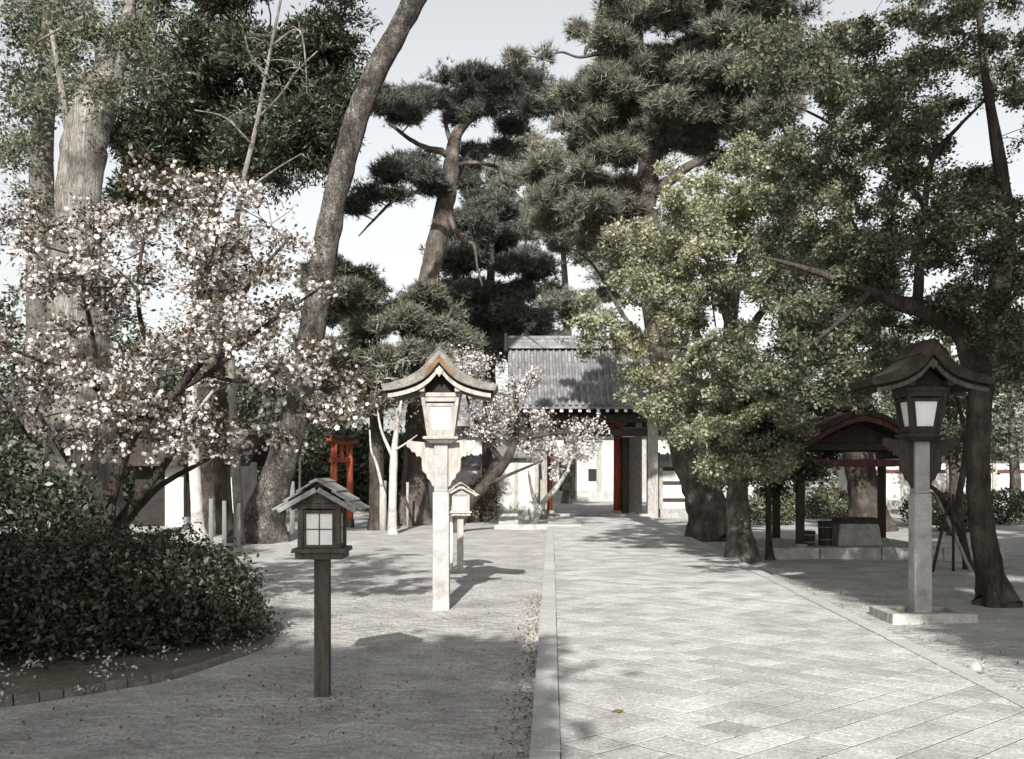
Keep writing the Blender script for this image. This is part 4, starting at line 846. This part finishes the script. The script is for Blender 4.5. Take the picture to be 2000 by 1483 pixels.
make_tree('overhanging_tree', 'dark leaved tree at the right edge, its forked limbs reaching over the right lantern', 'tree', [(1950,1192,12.2,.20),(1940,1150,12.2,.165),(1926,1080,12.2,.145),(1912,980,12.2,.128),(1910,870,12.2,.124),(1915,760,12.2,.135),(1912,690,12.2,.135),(1935,620,12.2,.14),(1958,540,12.2,.115),(1966,440,12.2,.095),(1950,300,12.2,.07),(1925,150,12.2,.045),(1910,0,12.2,.03)],
    [[(1908,720,12.2,.16),(1885,655,12.1,.14),(1850,625,12,.125),(1800,603,11.9,.105),(1755,592,11.8,.085),(1700,568,11.7,.06),(1620,540,11.6,.045),(1540,515,11.5,.025),(1480,500,11.5,.012)], [(1790,600,11.9,.07),(1794,560,11.9,.06),(1797,480,12,.05),(1806,400,12.1,.042),(1822,310,12.2,.034),(1870,250,12.3,.022),(1940,180,12.4,.012)],
     [(1806,400,12.1,.04),(1760,350,12,.032),(1700,290,11.9,.024),(1620,240,11.8,.016),(1540,200,11.8,.01)], [(1822,310,12.2,.03),(1760,240,12.4,.024),(1720,160,12.6,.018),(1700,60,12.7,.01)], [(1840,340,12.2,.025),(1900,350,12,.02),(1970,380,11.9,.012)],
     [(1700,568,11.7,.04),(1660,610,11.5,.03),(1600,660,11.4,.02),(1540,700,11.3,.012)], [(1950,560,12.2,.06),(2020,480,12.4,.045),(2090,380,12.6,.03)], [(1700,568,11.7,.035),(1690,490,11.9,.028),(1660,420,12.1,.018)]],
    rt, M['bark_dark'], M['leaf_mid'], per=24, size=.041, seed=54, twigs=9, jitter=.05, stem_r=.008, twig_r=.005, aspect=.6, ridges=.08)
rg = R_(55)
make_tree('slim_dark_tree', 'slim dark trunk in front of the pavilion platform with low dark leaves', 'tree', [(1503,1094,18.2,.07),(1501,1040,18.2,.05),(1500,950,18.2,.045),(1498,850,18.2,.038),(1505,740,18.2,.025)], [],
          poly_clumps(rg, [(1380,800),(1480,760),(1620,770),(1650,850),(1600,930),(1500,960),(1400,930)], 60, 18.6, 1.2, .30, .6, holes=[(1570,830,30,20)]), M['bark_dark'], M['leaf_dark'], per=34, size=.06, seed=56, twigs=12, jitter=.07, stem_r=.012, twig_r=.006)
make_tree('thick_rear_tree', 'thick dark trunk leaning left behind the pavilion basin', 'tree', [(1698,1035,27,.50),(1690,980,27,.40),(1676,900,27,.35),(1650,790,27,.30),(1632,690,27,.26),(1625,560,27,.2),(1630,430,27,.12)], [],
          poly_clumps(rg, [(1480,560),(1600,500),(1760,540),(1800,660),(1720,760),(1560,760),(1480,700)], 50, 27, 2.6, .6, .6, holes=[(1680,700,40,30)]), M['bark_dark'], M['leaf_dark'], per=38, size=.09, seed=57, twigs=12, jitter=.12)
make_tree('crooked_tree', 'small crooked propped tree between the right lantern and the right edge trunk', 'tree', [(1892,1112,16.4,.07),(1880,1050,16.4,.06),(1872,980,16.4,.05),(1885,900,16.4,.045),(1880,820,16.4,.035),(1858,750,16.4,.02)], [[(1880,1040,16.4,.05),(1850,990,16.2,.045),(1830,960,16,.035),(1800,940,15.9,.02)], [(1884,900,16.4,.03),(1905,860,16.3,.02)]],
          poly_clumps(rg, [(1830,720),(1960,700),(1980,880),(1900,900),(1840,840)], 16, 16.6, .8, .3), M['bark_dark'], M['leaf_mid'], per=10, size=.055, seed=58, twigs=8, jitter=.13, stem_r=.012, twig_r=.006, ridges=0)

# ------------------------------------------------------------------ hedge, shrubs, background wood
def shrub(name, label, cat, els, leafm, n, size, seed, stems=6, flat=.35, core=.55, group=None):
    """leafy mound: leaves fill the outer part of overlapping ellipsoids, stems run up from the ground"""
    rng = R_(seed); tot = sum(r[0]*r[1]+r[0]*r[2] for c, r in els); c0 = np.array(els[0][0], float); org = np.array((c0[0], c0[1], 0))
    root = empty(name, org, label, cat, group=group); mb = MB(); qs = []
    for c, r in els:
        c = np.array(c, float); r = np.array(r, float); m = int(n*(r[0]*r[1]+r[0]*r[2])/tot)
        d = rand_dirs(rng, m); rad = core+(1-core)*rng.uniform(0, 1, m)**.6
        lump = 1+.09*np.sin(d[:, 0]*7+seed)*np.sin(d[:, 2]*8)+.08*np.sin(d[:, 0]*15+d[:, 1]*11)+.05*rng.normal(size=m)
        q = c+d*r*(rad*lump)[:, None]; q = q[q[:, 2] > .02]; qs.append(q)
        for k in range(stems):
            e = c+rand_dirs(rng, 1)[0]*r*np.array((.8, .8, .7)); e[2] = max(e[2], .2); b = np.array((c[0]+rng.normal()*.15*r[0], c[1]+rng.normal()*.15*r[1], -.05))
            pl = spline([b, (b+e)/2+rng.normal(size=3)*.06, e], 3)-org; mb.tube(pl, np.linspace(.022, .008, len(pl)), 5, cap=False)
    q = np.vstack(qs)-org; v, f = leaf_quads(rng, q, size, flat, .5)
    tag(mb.build('stems', M['bark_dark'], root), kind='stuff'); tag(link('foliage', quads_mesh('foliage', v, f), leafm, root), kind='stuff'); return root
shrub('azalea_hedge', 'rounded dark green hedge mound in the left foreground', 'hedge', [((-3.25, 9.1, .40), (1.05, 1.05, .64)), ((-2.78, 9.45, .28), (.62, .85, .48)), ((-3.65, 8.6, .32), (1.0, 1.05, .64)), ((-4.7, 8.2, .42), (1.15, 1.35, .78))], M['leaf_hedge'], 95000, .045, 61)
shrub('tall_shrub', 'taller dark shrub at the left edge behind the rounded hedge', 'shrub', [((-5.1, 10.4, .8), (1.1, 1.0, .95)), ((-6.2, 10.2, .8), (1.2, 1.1, 1.1))], M['leaf_hedge'], 36000, .06, 62)
bed = MB(); bp = [(-2.25,10.35),(-2.12,9.3),(-2.26,8.5),(-2.48,7.80),(-2.82,7.42),(-3.13,7.10),(-3.6,6.8),(-4.6,6.3),(-6,6.0),(-8.5,6.4),(-8.5,11.5),(-5,12.2),(-3.2,11.8)]
sm = spline(bp+[bp[0]], 5)[:-1]; cen = np.mean(sm, 0); rings = [1.0, .93, .8, .5]; hts = [-.03, .05, .085, .12]; N = len(sm)
bv = [(*(cen+(p-cen)*k), h) for k, h in zip(rings, hts) for p in sm]+[(*cen, .13)]
bf = [(j*N+i, j*N+(i+1) % N, (j+1)*N+(i+1) % N, (j+1)*N+i) for j in range(3) for i in range(N)]+[(3*N+i, 3*N+(i+1) % N, 4*N) for i in range(N)]
M['soil'] = noise_mat('soil', [(.05,.043,.035), (.10,.088,.072), (.16,.145,.12)], scale=4, fine=60, bump=.8, rough=.95)
tag(MB().add(bv, bf).build('planting_bed', M['soil'], smooth=True), kind='structure'); bedo = bpy.data.objects['planting_bed']
M['edging'] = noise_mat('edging', [(.08,.075,.068), (.14,.132,.12), (.2,.19,.175)], scale=7, fine=90, bump=.6, rand=.1)
rg = R_(63); edge = spline(bp[:9], 3)
for i in range(len(edge)-1):                                            # curved rim of the bed, stone by stone
    a, b = edge[i], edge[i+1]; d = (b-a); L = np.linalg.norm(d); d /= L; nrm = np.array((-d[1], d[0])); h = .045+rg.normal(0, .002)
    q = [(*(a+d*.001-nrm*.05), -.05), (*(b-d*.001-nrm*.05), -.05), (*(b-d*.001+nrm*.05), -.05), (*(a+d*.001+nrm*.05), -.05)]
    t = [(*(a+d*.004-nrm*.035), h), (*(b-d*.004-nrm*.035), h), (*(b-d*.004+nrm*.035), h), (*(a+d*.004+nrm*.035), h)]
    MB().hexa(q, t).build('edging_stone', M['edging'], bedo, bevel=.008)

# fallen petals, leaf litter and grit (uncountable)
def scatter(name, label, cat, pts, mat, size, seed, flat=.9, aspect=.7):
    rng = R_(seed); v, f = leaf_quads(rng, np.asarray(pts, float), size, flat, aspect)
    me = quads_mesh(name, v, f); return tag(link(name, me, mat), label, cat, None, 'stuff')
rg = R_(64); pts = []
for i in range(800):                                                  # along the rim of the bed
    if i % 16 == 0: t0, o0 = rg.uniform(0, len(edge)-1.001), rg.normal(.2, .28)
    t = min(max(t0+rg.normal(0, .35), 0), len(edge)-1.01); k = int(t); p = edge[k]+(edge[k+1]-edge[k])*(t-k)
    dirn = unit(cen-p); off = o0+rg.normal(0, .07); p = p+dirn*off; z = .015 if off < 0 else min(.03+.25*off, .14)
    pts.append((p[0], p[1], z+rg.uniform(0, .03)))
scatter('fallen_petals', 'fallen white petals strewn along the rim of the planting bed', 'petals', pts, M['petal'], .028, 65, flat=.6)
pts = []
for i in range(3000):
    if i < 1300: u, v_ = -abs(rg.normal(0, .10))-.01, rg.uniform(5, 13); p = path_pt(u, v_)
    elif i < 1600: p = np.array((-1.27+rg.normal(0, .35), 6.9+rg.normal(0, .5), 0))
    elif i < 2500: p = np.array((rg.uniform(-3.2, -.2), rg.uniform(5.4, 13), 0))
    else: p = path_pt(PW+abs(rg.normal(0, .5)), rg.uniform(7, 20))
    pts.append((p[0], p[1], gh(p[0], p[1])+.008))
scatter('leaf_litter', 'small dry leaves and grit scattered on the sand beside the path', 'leaf litter', pts, M['litter'], .022, 66)
gv_, gf_ = [], []
for i in range(2600):
    p = path_pt(-abs(rg.normal(0, .09))-.012, rg.uniform(5, 12)) if i < 1600 else np.array((rg.uniform(-3, 6), rg.uniform(5.3, 14), 0))
    if i >= 1600 and -.1 < p[0]+.113-.037*p[1] < PW+.06: continue
    s = rg.uniform(.004, .013); z = gh(p[0], p[1]); b = len(gv_); a = rg.uniform(0, 6)
    for k in range(5): gv_.append((p[0]+s*math.cos(a+k*1.2566)*rg.uniform(.7, 1.1), p[1]+s*math.sin(a+k*1.2566)*rg.uniform(.7, 1.1), z))
    gv_.append((p[0], p[1], z+s*.9)); gf_ += [(b+k, b+(k+1) % 5, b+5) for k in range(5)]
tag(MB().add(gv_, gf_).build('gravel', M['stone']), 'small grey gravel along the edge of the kerb stones', 'gravel', None, 'stuff')
tag(MB().tube([(-.05,0,0),(.0,.0,.035),(.05,.01,.0)], [.03,.045,.025], 7, .1, R_(3)).build('pebble', M['granite'], None, True, .0, G(1905, 1312)), 'pale fist sized stone by the right kerb', 'stone')

BG = 'dark shrubs of the background thicket'
bgs = [((650, 44), 3.2, 3.6, 'dark thicket shrub behind the torii'), ((560, 46), 3.2, 6.4, 'dark thicket shrub left of the torii, behind the leaning trunk'), ((735, 42), 2.2, 3.2, 'dark thicket shrub behind the forked sapling'),
       ((470, 44), 3.0, 6.2, 'dark thicket shrub right of the hut'), ((330, 40), 3.4, 6.6, 'dark thicket shrub behind the hut'), ((180, 36), 3.6, 7.2, 'dark thicket shrub behind the cherry stems'), ((30, 30), 3.4, 6.6, 'dark thicket shrub at the far left behind the cherry'), ((790, 45), 1.6, 3.0, 'dark thicket shrub left of the pale garden wall')]
for i, ((px, Y), rx, h, lb) in enumerate(bgs):
    x = gX(px, Y); shrub('thicket_shrub', lb, 'shrub', [((x, Y, h*.42), (rx, 1.8, h*.55)), ((x+.4*rx, Y+.5, h*.3), (rx*.7, 1.5, h*.42))], M['leaf_dark'], 14000, .19, 70+i, group=BG)
shrub('trimmed_hedge', 'long low dark hedge behind the right edge tree', 'hedge', [((gX(1840, 30), 30, .45), (1.2, .6, .5)), ((gX(1950, 30), 30, .5), (1.4, .6, .5)), ((gX(2070, 30), 30, .5), (1.4, .6, .5))], M['leaf_dark'], 14000, .09, 81)
shrub('wall_shrub', 'loose green and brown shrub against the pale wall right of the tall left lantern', 'shrub', [((gX(945, 32), 32, .75), (.55, .4, .75)), ((gX(915, 31.6), 31.6, .5), (.4, .35, .5))], M['leaf_brown'], 3500, .07, 82, core=.2)
shrub('clipped_shrub', 'grey clipped shrub on the sunny ground behind the slim dark tree', 'shrub', [((gX(1510, 30), 30, .5), (.75, .6, .6))], M['leaf_mid'], 4000, .09, 83)
shrub('court_shrub', 'pale shrub beyond the pavilion, left of its basin', 'shrub', [((gX(1620, 34), 34, .4), (.9, .6, .6))], M['leaf_mid'], 3500, .1, 84)
make_tree('court_tree', 'leafy tree rising above the white corridor at the right edge', 'tree', [(1985,1005,37,.2),(1982,920,37,.17),(1975,820,37,.12),(1968,740,37,.06)], [],
          poly_clumps(R_(86), [(1830,760),(1900,700),(2060,690),(2090,860),(1960,880),(1850,870)], 34, 37, 1.8, .6), M['bark_dark'], M['leaf_mid'], per=16, size=.13, seed=87, jitter=.2)
make_tree('court_tree', 'small leafy tree between the pavilion and the white corridor', 'tree', [(1795,1010,35,.13),(1796,940,35,.11),(1792,860,35,.07),(1790,800,35,.04)], [],
          poly_clumps(R_(88), [(1700,800),(1790,750),(1860,800),(1850,880),(1720,890)], 22, 35, 1.4, .5), M['bark_dark'], M['leaf_mid'], per=14, size=.12, seed=89, jitter=.2)
make_tree('background_tree', 'mid green tree filling the gap between the right lantern and the right edge trunk', 'tree', [(1868,1030,25,.16),(1866,940,25,.14),(1860,820,25,.11),(1852,700,25,.07),(1850,600,25,.04)], [],
          sprays(R_(186), [(1720,640),(1800,600),(1950,600),(2040,700),(2020,860),(1900,880),(1760,850)], 26, 25, 1.6, .7, 6, .3, .5, .4), M['bark_dark'], M['leaf_mid'], per=15, size=.085, seed=187, twigs=9, jitter=.1)
make_tree('background_tree', 'dark tree beyond the pavilion roof, left of the thick rear trunk', 'tree', [(1560,1005,37,.2),(1560,900,37,.17),(1556,780,37,.1),(1552,700,37,.05)], [],
          sprays(R_(188), [(1440,760),(1520,660),(1640,680),(1760,760),(1740,880),(1600,900),(1460,890)], 24, 37, 1.8, .95, 6, .4, .5, .4), M['bark_dark'], M['leaf_dark'], per=15, size=.12, seed=189, twigs=9, jitter=.14)
shrub('court_shrub', 'low pale shrub beside the right edge trunk, before the white corridor', 'shrub', [((gX(1870, 27), 27, .3), (.6, .5, .45))], M['leaf_mid'], 3000, .08, 85)
# far-off wood closing the horizon
rg = R_(90); q = []
for i in range(60000):
    a = rg.uniform(-1.05, 1.05); Y = rg.uniform(78, 95); x = math.tan(a)*80; top = 5.5+1.6*math.sin(x*.13)+1.1*math.sin(x*.31+1)+.6*math.sin(x*.9)
    q.append((x, Y, rg.uniform(0, 1)**.7*top))
v, f = leaf_quads(rg, np.array(q), .55, .4, .6); tag(link('far_wood', quads_mesh('far_wood', v, f), M['far']), 'far off wood along the horizon', 'wood', None, 'stuff')

# ------------------------------------------------------------------ trees behind the viewer, whose shade lies on the foreground; side trees added to dim skylight
def shade_tree(label, x, y, h, els, seed, n, size=.11):
    rng = R_(seed); root = empty('shade_tree', (x, y, 0), label, 'tree', group='trees behind the viewpoint')
    MB().tube(spline([(0, 0, -.2), (.1, .1, h*.3), (0, 0, h*.6), (.1, 0, h*.9)], 4), np.linspace(.3, .08, 13), 12, .04, rng).build('trunk', M['bark_mid'], root, smooth=True)
    mb = MB(); qs = []
    cl = []
    for (cx, cy, cz), r, k in els:
        for i in range(k): cl.append((np.array((cx-x, cy-y, cz))+rng.uniform(-1, 1, 3)*np.array(r), np.array((.55, .55, .4))*rng.uniform(.6, 1.3)))
    mb, pos, dr, cid = grow(rng, spline([(0, 0, h*.35), (0, 0, h*.6), (.1, 0, h*.9)], 5), cl, 8, .012, 0, True, .02)
    tag(mb.build('twigs', M['bark_mid'], root), kind='stuff')
    k = rng.integers(0, len(pos), n); v, f = leaf_quads(rng, pos[k]+rng.normal(size=(n, 3))*.14, size, .4, .6)
    tag(link('crown', quads_mesh('crown', v, f), M['leaf_mid'], root), kind='stuff'); return root
shade_tree('spreading tree behind the viewer whose shade covers the left foreground', -4.5, -3.2, 7.4, [((-2.5, -3, 5.3), (1.75, 1.0, 1.25), 90), ((-6.2, -3, 5.9), (2.6, 1.2, 2.0), 110)], 101, 62000, .16)
shade_tree('tall tree behind the viewer whose shade covers the right side', 6.5, -3.4, 13.5, [((7.0, -3, 10.4), (4.2, 1.6, 3.7), 270), ((7.5, -3, 5.9), (3.8, 1.4, 1.5), 130)], 103, 140000, .18)
shade_tree('unseen dense tree added on the right to block sky light', 10.5, 8.5, 9.5, [((10.5, 8.5, 6), (2.4, 2.4, 3.2), 80)], 104, 24000, .18)  # unseen, added to block skylight from the right
shade_tree('unseen dense tree added further right to block sky light', 12.5, 15.5, 10.5, [((12.3, 15.5, 6), (2.6, 2.6, 3.6), 80)], 105, 24000, .18)  # also added out of view, cuts skylight on the right
shade_tree('unseen dense tree added on the left to block sky light', -8.0, 5.2, 8.5, [((-8.2, 5.2, 5.4), (2.2, 2.2, 2.6), 70)], 106, 20000, .18)  # added out of view, keeps skylight off the dark hedge
print('tris', sum(len(o.data.polygons) for o in bpy.data.objects if o.type == 'MESH'), 'objects', len(bpy.data.objects))
